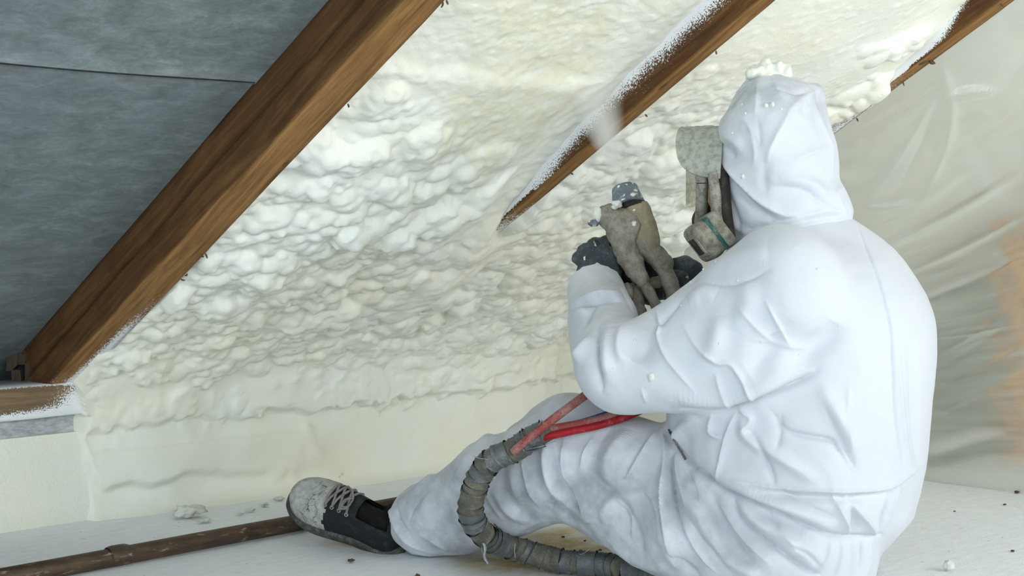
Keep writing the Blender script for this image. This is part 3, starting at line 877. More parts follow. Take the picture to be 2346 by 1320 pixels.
def stamp_on(Bf, cx, cs, r, hgt, asp, rot):
    """dome on the smooth ground Bf, so that neighbours press together like foam cells"""
    R = r*max(asp, 1/asp)*1.02
    i0 = max(int((cx-R-XU[0])/H0), 0); i1 = min(int((cx+R-XU[0])/H0)+2, len(XU)); j0 = max(int((cs-R)/H0), 0); j1 = min(int((cs+R)/H0)+2, len(S))
    if i1-i0 < 2 or j1-j0 < 2: return
    dx = XU[i0:i1, None]-cx; ds = S[None, j0:j1]-cs
    c, s_ = math.cos(rot), math.sin(rot)
    a = (dx*c+ds*s_)/(r*asp); b = (-dx*s_+ds*c)/(r/asp)
    d2 = a*a+b*b
    ic = min(max(int((cx-XU[0])/H0), 0), len(XU)-1); jc = min(max(int(cs/H0), 0), len(S)-1)
    h0 = 0.5*Bf[ic, jc] + 0.5*Bf[i0:i1, j0:j1]
    sub = Hh[i0:i1, j0:j1]
    np.maximum(sub, np.where(d2 < 1, h0 + hgt*(np.sqrt(np.clip(1-d2, 0, 1))-0.30), -9), out=sub)
_zx = np.linspace(1.4, 3.3, 120); _zs = np.linspace(0, STOT, 140)
_z1 = pn(_zx[:, None]*5, _zs[None, :]*5, 3.0); _z2 = pn(_zx*6, 0.5, 4.0); _zy, _zz, _, _ = base(_zs)
def zone(X, s):
    """(cell radius, height ratio, how much of it)"""
    iz = min(max(int((X-1.4)/1.9*119), 0), 119); js = min(max(int(s/STOT*139), 0), 139)
    y = Y0R+s*CA; z = float(_zz[js]); n1 = float(_z1[iz, js]); n2 = float(_z2[iz])
    def smooth(a, b, x):
        t = min(max((x-a)/(b-a), 0.0), 1.0); return t*t*(3-2*t)
    if s < SROOF:
        if X < 2.14:
            c = float(smooth(1.90, 2.22, y+0.30*(1.9-X)+0.06*n1))
            return 0.0065+0.0110*c, 0.32+0.34*c, 1.0
        c = float(smooth(1.62, 2.05, y+0.06*n1))*(1-0.75*float(smooth(2.40, 2.52, X)*smooth(2.15, 1.9, y)))
        return 0.0080+0.0070*c, 0.20+0.34*c, 0.45+0.55*c
    k = float(smooth(0.235, 0.36, z+0.06*n2))
    return 0.014+0.004*k, 0.22+0.34*k, k*0.9
# swelling of the ground itself: lumps of several bubbles
w1 = smooth(sY(1.95), sY(2.2), SG+0.3*(1.9-XG))*(XG < 2.14) + 0.7*smooth(sY(1.75), sY(2.1), SG)*(XG >= 2.14)
w1 = w1*smooth(0.20, 0.34, ZG)
Hh += w1*(0.014*np.abs(pn(XG*9, SG*9, 21)) + 0.009*pn(XG*16, SG*16, 22))
for n_, q1, q2 in [(260, .032, .060)]:
    for _ in range(n_):
        cx = rng.uniform(1.46, 3.2); cs = rng.uniform(sY(1.9), SROOF+0.10); zr = zone(cx, cs)
        if zr[0] < .011: continue
        r = rng.uniform(q1, q2); stamp(cx, cs, r, r*0.34, rng.uniform(.75, 1.3), rng.uniform(0, 3), sink=0.35)
Bf = blur_ = Hh.copy()
for _ in range(15000):
    cx = rng.uniform(1.44, 3.2); cs = rng.uniform(0.25, STOT)
    zr = zone(cx, cs)
    if rng.rand() > zr[2]*min(1.0, (0.0095/zr[0])**1.25): continue
    r = zr[0]*rng.choice([0.65, 0.85, 1.0, 1.25, 1.6], p=[.2, .3, .25, .17, .08])
    stamp_on(Bf, cx, cs, r, r*zr[1]*rng.uniform(.8, 1.25), rng.uniform(.8, 1.3), rng.uniform(0, 3.14))
for _ in range(9000):
    cx = rng.uniform(1.44, 3.2); cs = rng.uniform(0.3, STOT)
    zr = zone(cx, cs)
    if rng.rand() > zr[2]*0.8: continue
    r = zr[0]*rng.uniform(.26, .48)
    stamp(cx, cs, r, r*(0.35+0.7*zr[1]), rng.uniform(.8, 1.3), rng.uniform(0, 3), sink=0.45)
# scattered low blisters on the smooth lower wall
for _ in range(900):
    cx = rng.uniform(1.50, 3.0); cs = rng.uniform(SROOF+SARC*0.6, STOT-0.02)
    if pn(cx*7, cs*7, 31) < 0.02: continue
    r = rng.uniform(.006, .020); stamp(cx, cs, r, r*rng.uniform(.10, .24), rng.uniform(.7, 1.5), rng.uniform(0, 3), sink=0.35)
# lobes one can pick out in the photograph
for (x, y, r, hgt, asp, rot) in [(300, 815, .040, .030, 1.1, 0.3), (200, 860, .028, .022, 1.2, 0.5), (255, 845, .026, .022, 0.9, 0.2), (330, 850, .028, .020, 0.9, 0), (395, 680, .034, .026, 1.2, 2.4), (440, 640, .024, .022, 1.0, 0), (370, 720, .026, .018, 1.2, 2.4),
        (470, 850, .036, .020, 1.1, 0), (500, 830, .030, .018, 1.0, 0), (600, 620, .030, .022, 1.3, 0.2), (640, 590, .034, .024, 1.1, 0), (800, 520, .032, .022, 1.2, 0), (740, 450, .030, .020, 1.1, 0), (900, 530, .036, .022, 1.2, 0.4), (985, 570, .036, .024, 1.2, 0.6), (910, 730, .042, .022, 0.85, 0.2), (985, 720, .036, .024, 1.15, 0.4), (950, 880, .028, .018, 0.8, 0), (985, 865, .030, .018, 0.8, 0.2), (1050, 690, .034, .020, 1.2, 0.2), (560, 560, .028, .020, 1.1, 0), (700, 640, .040, .022, 1.5, 0.1), (1120, 660, .030, .016, 1.1, 0), (1210, 690, .035, .016, 1.2, 0),
        (1990, 215, .060, .026, 1.5, 2.3), (1945, 260, .050, .020, 1.3, 2.3), (2060, 130, .060, .022, 1.5, 2.3), (1470, 330, .025, .014, 1.1, 0), (1540, 250, .022, .012, 1.1, 0), (1620, 175, .025, .012, 1.2, 0)]:
    X_, s_ = foam_at(x, y); stamp(X_, s_, r, hgt*0.8, asp, rot, sink=0.3)
    for q in range(9):
        stamp(X_+rng.normal()*r*.5, s_+rng.normal()*r*.5, r*rng.uniform(.25, .5), r*.17, 1.1, rng.uniform(0, 3), sink=0.4)
# trampled grain in the recessed top of the first bay
topm = (1-smooth(sY(1.75), sY(2.05), SG+0.25*(XG-1.8)))*(XG < 2.14)
Hh += topm*(0.0012*pn(XG*55, SG*85, 1) + 0.0022*pn(XG*22, SG*40, 2))
# soft blur of the field
def blur(A, k=1):
    for _ in range(k):
        A = np.pad(A, 1, mode='edge')
        A = (A[1:-1, 1:-1]*4 + A[:-2, 1:-1]*2 + A[2:, 1:-1]*2 + A[1:-1, :-2]*2 + A[1:-1, 2:]*2 + A[:-2, :-2] + A[2:, 2:] + A[:-2, 2:] + A[2:, :-2])/16
    return A
Hb = blur(Hh, 1)
soft = np.clip(smooth(sY(1.5), sY(1.2), SG) + smooth(.2, .1, ZG)*isw + 0.75*np.exp(-((XG-2.10)/0.10)**2)*smooth(sY(1.75), sY(2.1), SG)*smooth(sY(2.62), sY(2.5), SG), 0, 1)
Hbb = blur(Hb, 7)
Hh = Hb*(1-soft)+Hbb*soft
# rafters: buried where the foam has covered them, clear elsewhere
hmax = np.interp(YG, [1.5, 1.75, 1.95, 2.08, 2.2, 2.32], [-.078, -.066, -.050, -.030, -.008, 0.03]) + 0.006*pn(XG*14, SG*14, 17) + 0.004*pn(XG*40, SG*40, 18)
kq = smooth(1.98, 2.07, XG)*(XG < 2.14)
Hh = np.where(XG < 2.14, Hh*(1-kq) + np.minimum(Hh, hmax)*kq, Hh)
cov2 = smooth(sY(2.15), sY(2.30), SG + 0.03*pn(XG*20, SG*20, 5))
in2 = smooth(2.098, 2.116, XG)*smooth(2.185, 2.165, XG)*smooth(SROOF+0.0, SROOF-0.16, SG)
ridge = 0.010 + 0.004*pn(XG*12, SG*12, 3)
in2c = smooth(2.05, 2.12, XG)*smooth(2.24, 2.165, XG)*smooth(SROOF+0.0, SROOF-0.16, SG)
inn2 = (XG > 2.1185) & (XG < 2.1595)
Hh = np.where(inn2, np.minimum(Hh, -0.03), Hh)*(1-cov2) + (Hh*(1-in2c)+in2c*(0.75*blur(Hh, 12)+ridge + 0.0025*pn(XG*60, SG*60, 9)))*cov2
Hh += 0.010*np.exp(-((XG-2.12)/0.035)**2)*smooth(sY(2.2), sY(2.35), SG)*smooth(sY(2.66), sY(2.5), SG)
cov3 = smooth(sY(2.0), sY(2.3), SG)
in3 = smooth(2.780, 2.800, XG)*smooth(2.87, 2.848, XG)*smooth(SROOF+0.0, SROOF-0.16, SG)
inn3 = (XG > 2.8015) & (XG < 2.8415)
Hh = np.where(inn3, np.minimum(Hh, -0.03), Hh)*(1-cov3) + (Hh*(1-in3)+in3*0.008)*cov3
# left rim: tuck behind the first rafter, climb over its foot, end on the wall
edge = np.where(SG < sY(2.42), 1.478, np.interp(SG, [sY(2.42), sY(2.60), SROOF+0.02, SROOF+0.12, SROOF+0.2, rim[0, 1]], [1.478, 1.458, 1.440, 1.445, 1.470, rim[0, 0]]))
edge = np.where(SG > rim[0, 1], leftx, edge) + 0.004*pn(SG*25, 0.2, 8)
kk = np.clip((XG-edge)/0.030, 0, 1)
Hh = np.where(XG < edge, -0.075, Hh*np.sqrt(1-(1-kk)**2) - 0.012*(1-np.sqrt(np.clip(1-(1-kk)**2, 0, 1)))*(SG < SROOF) - 0.045*(1-smooth(0, 0.6, kk))*(SG > rim[0, 1]))
# foot of the foam spreads on the floor a little
Hh += (0.030+0.016*pn(XG*9, 0.4, 2.0))*np.exp(-ZG/0.014)*isw*smooth(0, 0.03, XG-edge)
farf = 0.012*pn(XG*3, SG*3, 2) + 0.008*pn(XG*18, SG*18, 2) - 0.004
kf = smooth(3.02, 3.20, XG); Hh = Hh*(1-kf)+farf*kf
# fresh, wet patch and small holes
fresh = np.zeros_like(XG)
poly = np.array([foam_at(*p) for p in [(1230, 50), (1400, 90), (1380, 250), (1290, 330), (1190, 380), (1130, 420), (1060, 400), (1090, 250), (1170, 110)]])
cxp, csp = poly.mean(0)
angp = np.arctan2(SG-csp, XG-cxp); pa = np.arctan2(poly[:, 1]-csp, poly[:, 0]-cxp); prr = np.hypot(poly[:, 1]-csp, poly[:, 0]-cxp)
o_ = np.argsort(pa); pa = pa[o_]; prr = prr[o_]
rr = np.interp(angp, np.concatenate([[pa[-1]-2*math.pi], pa, [pa[0]+2*math.pi]]), np.concatenate([[prr[-1]], prr, [prr[0]]]))
fresh = smooth(1.12, 0.78, np.hypot(SG-csp, XG-cxp)/rr + 0.22*pn(XG*12, SG*12, 1))
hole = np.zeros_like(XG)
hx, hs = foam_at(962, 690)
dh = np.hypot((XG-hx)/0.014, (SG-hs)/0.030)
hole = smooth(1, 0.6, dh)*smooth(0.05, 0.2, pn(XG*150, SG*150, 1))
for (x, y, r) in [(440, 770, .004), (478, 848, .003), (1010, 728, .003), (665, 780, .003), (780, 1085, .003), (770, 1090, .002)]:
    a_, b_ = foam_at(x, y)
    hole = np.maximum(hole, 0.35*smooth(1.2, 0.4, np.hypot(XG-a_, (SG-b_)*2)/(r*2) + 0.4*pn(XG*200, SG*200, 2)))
Hh -= 0.006*hole
# assemble
HF = 0.012*pn(XF[:, None]*3, S[None, ::4]*3, 2) + 0.008*pn(XF[:, None]*18, S[None, ::4]*18, 2) - 0.004
Vn = np.stack([XG, YG + NYg[None, :]*Hh, ZG + NZg[None, :]*Hh], -1)
Ff = grid_faces(len(XU), len(S))
keep = (XG >= edge-0.02).ravel()
Ff = Ff[keep[Ff].all(1)]
used = np.zeros(len(keep), bool); used[Ff.ravel()] = True
re = np.cumsum(used)-1
Vn = Vn.reshape(-1, 3)[used]; Ff = re[Ff]
Xf, Sf = np.meshgrid(XF, S[::4], indexing='ij'); yq, zq, nyq, nzq = base(Sf)
V2 = np.stack([Xf, yq+nyq*HF, zq+nzq*HF], -1).reshape(-1, 3); F2 = grid_faces(len(XF), Sf.shape[1]) + len(Vn)
Vall = np.vstack([Vn, V2]); Fall = np.vstack([Ff, F2])
foam = mk('spray_foam', Vall, Fall[:, ::-1], M['foam'], attrs={'fresh': np.concatenate([fresh.ravel()[used], np.zeros(len(V2))]), 'hole': np.concatenate([hole.ravel()[used], np.zeros(len(V2))])})
tag(foam, 'bubbly cream spray foam filling the roof slope between the rafters down to the floor', 'insulation')

# ------------------------------------------------------------------ plastic dust sheet
nu, nv = 220, 170
Yt = np.linspace(0.95, 2.74, nu); Wv = np.linspace(0, 1, nv)
TY, TW = np.meshgrid(Yt, Wv, indexing='ij')
ztop = zb(TY) + 0.004
X = 2.850 + 0.32*TW**0.75 + 0.02*np.sin(TW*math.pi)*np.sin(TY*5.0) + 0.012*pn(TY*3, TW*3, 1)*np.sin(np.clip(TW, 0, 1)*math.pi)
Yp = TY + 0.02*pn(TY*2, TW*2, 7)*TW
Zp = ztop*(1-TW)
# gathered creases that hang from the rafter and run down towards the wall
ln = (TY + 0.42*TW)
X = X + np.sin(np.clip(TW, 0, 1)*math.pi)**0.7*(0.004*pn(ln*26, TW*1.5, 2) + 0.006*pn(ln*9, TW*1.2, 5)) 
Vp = np.stack([X, Yp, Zp], -1).reshape(-1, 3); Fp = grid_faces(nu, nv)
Np = mesh_normals(Vp, Fp)
if (Np @ np.array((-1, -0.3, 0))).mean() < 0: Fp = Fp[:, ::-1]; Np = -Np
folds = [([(2140, 772), (2240, 758), (2346, 735)], .006, .012, 1), ([(2185, 878), (2270, 838), (2346, 790)], .005, .012, 1), ([(2250, 858), (2346, 822)], .005, .012, 1),
    ([(2155, 150), (2180, 230), (2170, 330), (2110, 470)], .007, .012, 1), ([(2150, 210), (2080, 330), (2000, 450)], .008, .008, 1), ([(2140, 240), (2110, 330), (2050, 450)], .006, -.007, 1), ([(2160, 225), (2230, 210), (2290, 215)], .010, .012, 0),
    ([(1970, 480), (2080, 470), (2160, 430), (2230, 375)], .010, .008, 0), ([(2040, 560), (2200, 480), (2346, 390)], .010, .008, 0), ([(2090, 620), (2220, 560), (2346, 490)], .008, .008, 1), ([(2110, 690), (2240, 640), (2346, 585)], .008, -.008, 1),
    ([(2135, 820), (2240, 760), (2346, 690)], .007, .007, 1), ([(2140, 850), (2230, 800), (2346, 720)], .005, -.006, 1), ([(2130, 950), (2240, 900), (2346, 850)], .012, -.008, 0), ([(2120, 1050), (2250, 1010), (2346, 1000)], .02, .012, 0)]
Vp = apply_strokes(Vp, Fp, folds, Np)
sheet = mk('plastic_sheet', Vp, Fp, M['plastic'], attrs={'lc': np.stack([TY, TW*0.9, 0*TY], -1).reshape(-1, 3)})
tag(sheet, 'milky translucent plastic dust sheet hanging behind the worker', 'plastic sheet')
# ------------------------------------------------------------------ the worker, modelled in (right, forward, up)
FA = np.array((-0.94, 0.34)); FA /= np.linalg.norm(FA)      # the way the body faces
LA = np.array((FA[1]*-1, FA[0]))                            # across the body
if LA[1] > 0: LA = -LA                                      # the worker's left, towards the viewer
person = empty('person', to_world(np.array((0.45, 2.42, 0.0))))
tag(person, 'worker in white hooded coverall and respirator sitting on the floor, aiming the spray gun', 'person')
def Vw(q): return to_world(q)
K = 2.43/FPX
def row(y, xr, xl, b, dv=0.0):
    z = EYE-(y-HORIZON)*K
    E = (xr-xl)/2*K; cu = ((xr+xl)/2-1173)*K
    a = math.sqrt(max(E*E-(b*FA[1])**2, 0.0004))/abs(FA[0])
    return (z, cu, 2.43+dv, a, b)
torso = [row(1357, 1955, 1600, .165), row(1320, 1986, 1560, .185), row(1268, 2008, 1560, .195), row(1236, 2020, 1570, .185), row(1215, 2046, 1570, .2), row(1196, 2062, 1570, .21),
    row(1165, 2086, 1565, .22), row(1124, 2100, 1560, .225), row(1085, 2110, 1550, .228), row(1061, 2116, 1545, .226), row(992, 2121, 1534, .225), row(905, 2127, 1530, .225), row(819, 2136, 1540, .225), row(756, 2138, 1560, .225), row(721, 2134, 1575, .225),
    row(675, 2119, 1600, .218), row(636, 2098, 1625, .205), row(600, 2073, 1650, .18), row(570, 2045, 1668, .15), row(542, 2010, 1685, .12), row(515, 1970, 1695, .10), row(492, 1935, 1705, .08)]
fld = Field((-0.30, 1.98, -0.03), (0.80, 3.16, 0.66), 0.0086)
fld.add(fld.loft(torso, FA, 2.15))
# left arm (near) and its bagging sleeve
SHL = Q(1790, 668, 2.28); ELL = Q(1430, 858, 2.33); WRL = Q(1362, 645, 2.555)
arm = fld.cone(SHL, ELL, .104, .056)
arm = smin(arm, fld.cone(Q(1720, 808, 2.28), Q(1424, 846, 2.33), .092, .071), .02)
fore = smin(fld.cone(Q(1404, 836, 2.34), Q(1378, 735, 2.46), .066, .058), fld.cone(Q(1378, 735, 2.46), WRL, .056, .046), .02)
fore = np.maximum(fore, fld.plane(Q(1366, 655, 2.55), (WRL-Q(1378, 735, 2.46))))
arm = smin(arm, fore, .014)
fld.add(arm, .016)
# right arm, mostly hidden behind the chest
SHR = Q(1860, 680, 2.62); ELR = Q(1650, 800, 2.80); WRR = Q(1600, 668, 2.70)
arm = smin(fld.cone(SHR, ELR, .10, .072), np.maximum(fld.cone(ELR, WRR, .07, .05), fld.plane(Q(1592, 650, 2.69), WRR-ELR)), .03)
fld.add(arm, .03)
# left leg (near)
HPL = Q(1800, 1265, 2.34); KNL = Q(1318, 1020, 2.53); ANL = Q(948, 1208, 2.735)
leg = fld.cone(HPL, KNL, .140, .078)
leg = smin(leg, fld.cone(Q(1600, 1190, 2.40), Q(1300, 1085, 2.54), .115, .078), .03)
shin = fld.cone(KNL, Q(1130, 1120, 2.64), .082, .080)
shin = smin(shin, fld.cone(Q(1130, 1120, 2.64), Q(975, 1192, 2.72), .080, .068), .03)
shin = smin(shin, fld.cone(Q(1240, 1150, 2.57), Q(1060, 1190, 2.67), .045, .062), .03)
shin = np.maximum(shin, fld.plane(Q(905, 1190, 2.75), np.array((-0.90, 0.32, -0.18))))
leg = smin(leg, shin, .028)
fld.add(leg, .014)
# right leg (far)
HPR = Q(1860, 1235, 2.60); KNR = Q(1300, 1000, 2.73); ANR = Q(1060, 1148, 3.00)
leg = fld.cone(HPR, KNR, .125, .075)
shin = np.maximum(fld.cone(KNR, ANR, .076, .06), fld.plane(Q(1030, 1165, 3.03), ANR-KNR))
fld.add(smin(leg, shin, .03), .014)
fld.f = np.maximum(fld.f, 0.004-fld.Z)          # sits on the floor
SV, SF = fld.mesh()
SV = laplace(SV, SF, 2, 0.5)
SV, SF = subdivide(SV, SF)
SV, SF = subdivide(SV, SF)
SVw = Vw(SV)
NS = mesh_normals(SVw, SF)
cen = SVw.mean(0)
if ((SVw-cen)*NS).sum(1).mean() < 0: SF = SF[:, ::-1]; NS = -NS
print('suit verts', len(SV))
# broad crumple of stiff non-woven cloth
def worley(p, seed):
    c = np.floor(p).astype(int)
    best = np.full(len(p), 9.0)
    for dx in (-1, 0, 1):
        for dy in (-1, 0, 1):
            for dz in (-1, 0, 1):
                k = c + np.array((dx, dy, dz))
                h = (k[:, 0]*73856093) ^ (k[:, 1]*19349663) ^ (k[:, 2]*83492791) ^ (seed*2654435)
                j = np.stack([((h >> 3) & 1023)/1023.0, ((h >> 13) & 1023)/1023.0, (((h*48271) >> 7) & 1023)/1023.0], 1)
                best = np.minimum(best, np.linalg.norm(k + j - p, axis=1))
    return best
def crumple(V, N, amp, seed, k=1.0):
    """facets meeting in straight creases, as stiff cloth breaks"""
    w_ = np.stack([pn(V[:, 0]*6, V[:, 1]*6, V[:, 2]*6+q) for q in (0, 9, 18)], 1)*0.35
    a = worley(V*8.5*k + w_, seed) - 0.55; b = worley(V*17*k + w_*1.5, seed+5) - 0.55
    c = pn(V[:, 0]*5+seed, V[:, 1]*5, V[:, 2]*5)
    d = worley(V*36*k + w_*2, seed+9) - 0.55
    return V + N*(amp*(1.0*a + 0.45*b + 0.16*d + 0.5*c))[:, None]
calm = smooth(1.62, 1.75, 0) if False else 1.0
back = smooth(0.50, 0.62, SV[:, 0])*smooth(0.16, 0.25, SV[:, 2])
lowr = smooth(0.30, 0.18, SV[:, 2])
ampv = 0.0075*(1-0.75*back)*(0.8+0.5*lowr)
SVc = crumple(SVw, NS, 1.0, 3)
SVw = SVw + (SVc-SVw)*ampv[:, None]
FOLDS = []
# folds, seams and creases of the coverall: (pixels, width, height, sharp)
FOLDS += [
 # armpit crease and bottom of the sleeve
 ([(1560, 938), (1650, 938), (1740, 915), (1810, 885), (1870, 852)], .007, -.016, 1),
 ([(1540, 915), (1650, 915), (1750, 885), (1830, 850)], .016, .010, 0),
 # centre-back seam
 ([(1962, 505), (1985, 570), (2012, 635), (2030, 700), (2042, 760), (2046, 850), (2050, 950), (2062, 1040), (2070, 1085)], .0032, -.004, 1),
 ([(2056, 780), (2062, 900), (2072, 1000), (2085, 1075)], .010, .005, 1), ([(2085, 790), (2092, 900), (2098, 1000), (2104, 1060)], .010, -.005, 0),
 # seam above the waist
 ([(1640, 1100), (1700, 1105), (1780, 1118), (1860, 1125), (1950, 1127), (2030, 1120), (2080, 1090), (2114, 1064)], .005, .006, 1),
 ([(1660, 1118), (1780, 1135), (1870, 1142), (1960, 1142), (2040, 1130)], .008, -.009, 0),
 ([(1640, 1100), (1655, 1040), (1672, 980), (1684, 948)], .006, .007, 1),
 # jacket over lap
 ([(1530, 985), (1545, 1020), (1580, 1065), (1620, 1095), (1660, 1125), (1720, 1150), (1790, 1180), (1850, 1205), (1900, 1225), (1960, 1232), (2020, 1226)], .008, -.017, 1),
 ([(1640, 1098), (1740, 1140), (1830, 1175), (1900, 1205)], .014, .010, 0),
 ([(1780, 1120), (1850, 1160), (1920, 1190)], .008, -.008, 1),
 ([(1905, 1130), (1930, 1180), (1950, 1230)], .007, .009, 1), ([(1930, 1130), (1980, 1190), (2010, 1230)], .008, .010, 1), ([(1950, 1140), (1962, 1185), (1955, 1225)], .009, -.009, 0),
 ([(2045, 1120), (2025, 1180), (2012, 1228)], .006, -.006, 1), ([(2062, 1110), (2045, 1160), (2030, 1210)], .006, .005, 1),
 # seat under the elastic
 ([(1905, 1236), (1895, 1280), (1870, 1318)], .006, .005, 1), ([(1930, 1238), (1925, 1280), (1915, 1318)], .005, .005, 1), ([(1955, 1238), (1952, 1280), (1945, 1318)], .005, .005, 1), ([(1975, 1238), (1974, 1280), (1968, 1318)], .005, -.005, 1), ([(1995, 1236), (1992, 1280), (1985, 1318)], .005, .004, 1),
 # side of the trunk
 ([(1770, 945), (1800, 985), (1850, 1000), (1905, 1010), (1925, 1035), (1950, 1080)], .006, -.009, 1),
 ([(1885, 925), (1910, 975), (1945, 1040), (1960, 1075)], .009, -.009, 1), ([(1905, 915), (1930, 975), (1955, 1040)], .012, .008, 0),
 ([(1705, 950), (1712, 1000), (1790, 1050), (1870, 1105)], .010, .009, 0), ([(1710, 980), (1740, 1015), (1765, 1075), (1775, 1110)], .007, -.009, 1), ([(1790, 950), (1788, 990), (1780, 1030)], .006, -.005, 1),
 ([(1630, 945), (1632, 990), (1660, 1005)], .008, .009, 1), ([(1600, 950), (1560, 990), (1545, 1015)], .012, .009, 0),
 ([(1690, 935), (1720, 960), (1700, 990)], .006, .006, 1),
 ([(1880, 880), (1900, 930), (1925, 1010)], .012, .005, 0), ([(1945, 880), (1942, 960), (1950, 1040)], .008, .004, 1),
 # sleeve
 ([(1503, 690), (1508, 750), (1504, 770), (1520, 810), (1550, 850), (1590, 895)], .005, .006, 1),
 ([(1567, 750), (1600, 800), (1640, 830), (1672, 835), (1700, 870)], .005, .006, 1), ([(1680, 840), (1710, 885), (1730, 912)], .006, .006, 1),
 ([(1480, 755), (1470, 800), (1450, 830)], .022, -.012, 0), ([(1425, 745), (1420, 800), (1432, 830)], .010, .010, 0),
 ([(1368, 750), (1370, 810), (1375, 860), (1378, 900)], .007, -.013, 1), ([(1392, 750), (1388, 820), (1390, 860)], .012, .010, 0), ([(1352, 770), (1330, 810), (1322, 805)], .010, .010, 0), ([(1340, 750), (1350, 720), (1365, 700)], .008, -.007, 1),
 ([(1315, 704), (1360, 695), (1400, 688), (1420, 690)], .006, -.013, 1), ([(1318, 690), (1370, 678), (1425, 672)], .008, .008, 0), ([(1308, 712), (1330, 716), (1350, 712)], .008, .007, 0),
 ([(1420, 655), (1440, 690), (1455, 722)], .006, -.007, 1), ([(1490, 722), (1510, 740), (1530, 720), (1560, 690)], .008, -.008, 1),
 ([(1520, 680), (1560, 650), (1600, 640)], .012, -.006, 0), ([(1575, 690), (1610, 670), (1640, 680)], .012, .006, 0),
 ([(1650, 720), (1640, 780), (1620, 830)], .016, .008, 0), ([(1690, 700), (1740, 760), (1790, 790), (1850, 800)], .006, .005, 1), ([(1755, 690), (1790, 760), (1812, 800)], .005, .005, 1), ([(1765, 765), (1770, 790), (1740, 830), (1710, 850)], .018, -.010, 0),
 ([(1915, 735), (1900, 770), (1860, 800), (1830, 840)], .018, -.008, 0), ([(1700, 640), (1710, 700), (1680, 760)], .016, .006, 0),
 ([(1640, 850), (1650, 890), (1680, 930)], .008, .005, 1), ([(1470, 890), (1480, 925)], .005, .003, 1),
 ([(1600, 640), (1650, 652), (1700, 648), (1760, 620)], .006, -.005, 1), ([(1640, 600), (1700, 590), (1760, 580)], .02, .006, 0),
 # near thigh
 ([(1240, 985), (1238, 1060), (1250, 1120), (1262, 1160)], .009, -.026, 1), ([(1258, 985), (1258, 1050), (1275, 1110), (1300, 1150)], .013, .018, 0),
 ([(1292, 1010), (1295, 1070), (1330, 1130), (1352, 1190)], .007, .015, 1), ([(1260, 1155), (1285, 1165), (1292, 1190)], .010, -.013, 0), ([(1300, 1150), (1335, 1170), (1350, 1200)], .010, .009, 0),
 ([(1330, 1060), (1380, 1110), (1420, 1150), (1450, 1200)], .010, -.008, 0), ([(1440, 985), (1400, 1040), (1385, 1090)], .014, .009, 0), ([(1510, 985), (1470, 1040), (1430, 1095)], .010, .010, 1),
 ([(1480, 1020), (1440, 1070), (1430, 1100)], .010, -.007, 0),
 ([(1522, 985), (1524, 1060), (1520, 1140), (1532, 1220), (1550, 1290)], .009, .014, 1), ([(1538, 1010), (1540, 1100), (1550, 1180), (1572, 1240)], .008, -.014, 1), ([(1548, 1030), (1552, 1090), (1575, 1170)], .007, .009, 1),
 ([(1590, 1090), (1580, 1140), (1610, 1200), (1650, 1280)], .014, .010, 0), ([(1620, 1120), (1650, 1190), (1690, 1260), (1740, 1315)], .012, -.010, 0), ([(1670, 1130), (1700, 1190), (1760, 1240), (1840, 1300), (1880, 1318)], .009, -.014, 1),
 ([(1690, 1150), (1740, 1200), (1800, 1240), (1870, 1280)], .012, .010, 0), ([(1720, 1170), (1780, 1190), (1850, 1225)], .010, -.008, 0), ([(1760, 1175), (1785, 1215)], .008, -.008, 1),
 ([(1640, 1270), (1700, 1300), (1740, 1320)], .010, .008, 0), ([(1500, 1180), (1530, 1250), (1560, 1310)], .012, .008, 0), ([(1530, 1260), (1580, 1300), (1600, 1320)], .008, -.010, 1),
 ([(1400, 1245), (1450, 1280), (1520, 1310)], .012, .006, 0), ([(1480, 1130), (1400, 1150), (1380, 1200)], .012, .006, 0), ([(1420, 1150), (1460, 1220), (1470, 1270)], .012, -.006, 0),
 # more thigh and knee creases
 ([(1272, 1000), (1280, 1080), (1300, 1140)], .006, -.008, 1), ([(1360, 1000), (1340, 1040), (1330, 1075)], .008, .007, 1), ([(1400, 975), (1372, 1010), (1360, 1050)], .010, -.006, 0), ([(1450, 1090), (1500, 1150), (1515, 1200)], .006, .006, 1), ([(1560, 1060), (1590, 1110), (1600, 1150)], .006, -.007, 1), ([(1600, 1130), (1630, 1190), (1640, 1240)], .006, .007, 1), ([(1640, 1150), (1700, 1230), (1760, 1290)], .007, .008, 1), ([(1560, 1200), (1600, 1260), (1640, 1310)], .007, .008, 1), ([(1580, 1190), (1625, 1250), (1670, 1300)], .007, -.008, 1), ([(1755, 1200), (1800, 1230), (1820, 1260)], .006, .006, 1), ([(1800, 1250), (1850, 1270), (1880, 1300)], .006, -.006, 1), ([(1400, 1130), (1440, 1180), (1452, 1240)], .006, .006, 1),
 # shin
 ([(1110, 1090), (1120, 1140), (1150, 1190)], .007, .006, 1), ([(1215, 1010), (1205, 1060), (1215, 1120), (1235, 1160)], .007, .008, 1), ([(1050, 1090), (1020, 1140), (1010, 1190)], .012, .005, 0), ([(1070, 1110), (1060, 1170), (1075, 1220)], .010, -.005, 0), ([(985, 1120), (950, 1160), (935, 1200)], .008, -.004, 1),
 ([(1200, 1040), (1180, 1090), (1190, 1160)], .014, .009, 0), ([(1150, 1070), (1160, 1130), (1200, 1190)], .012, -.008, 0), ([(1130, 1120), (1165, 1170), (1215, 1200)], .010, .007, 0),
 ([(1000, 1080), (960, 1120), (930, 1150)], .010, .007, 0), ([(890, 1130), (900, 1190), (930, 1240), (985, 1268)], .006, .006, 1), ([(905, 1140), (915, 1190), (945, 1235)], .006, -.005, 1), ([(960, 1225), (1000, 1245), (1030, 1265)], .008, .004, 1),
 ([(1180, 935), (1140, 980), (1050, 1060)], .012, .005, 0), ([(1240, 935), (1230, 960), (1245, 985)], .010, -.006, 1),
]
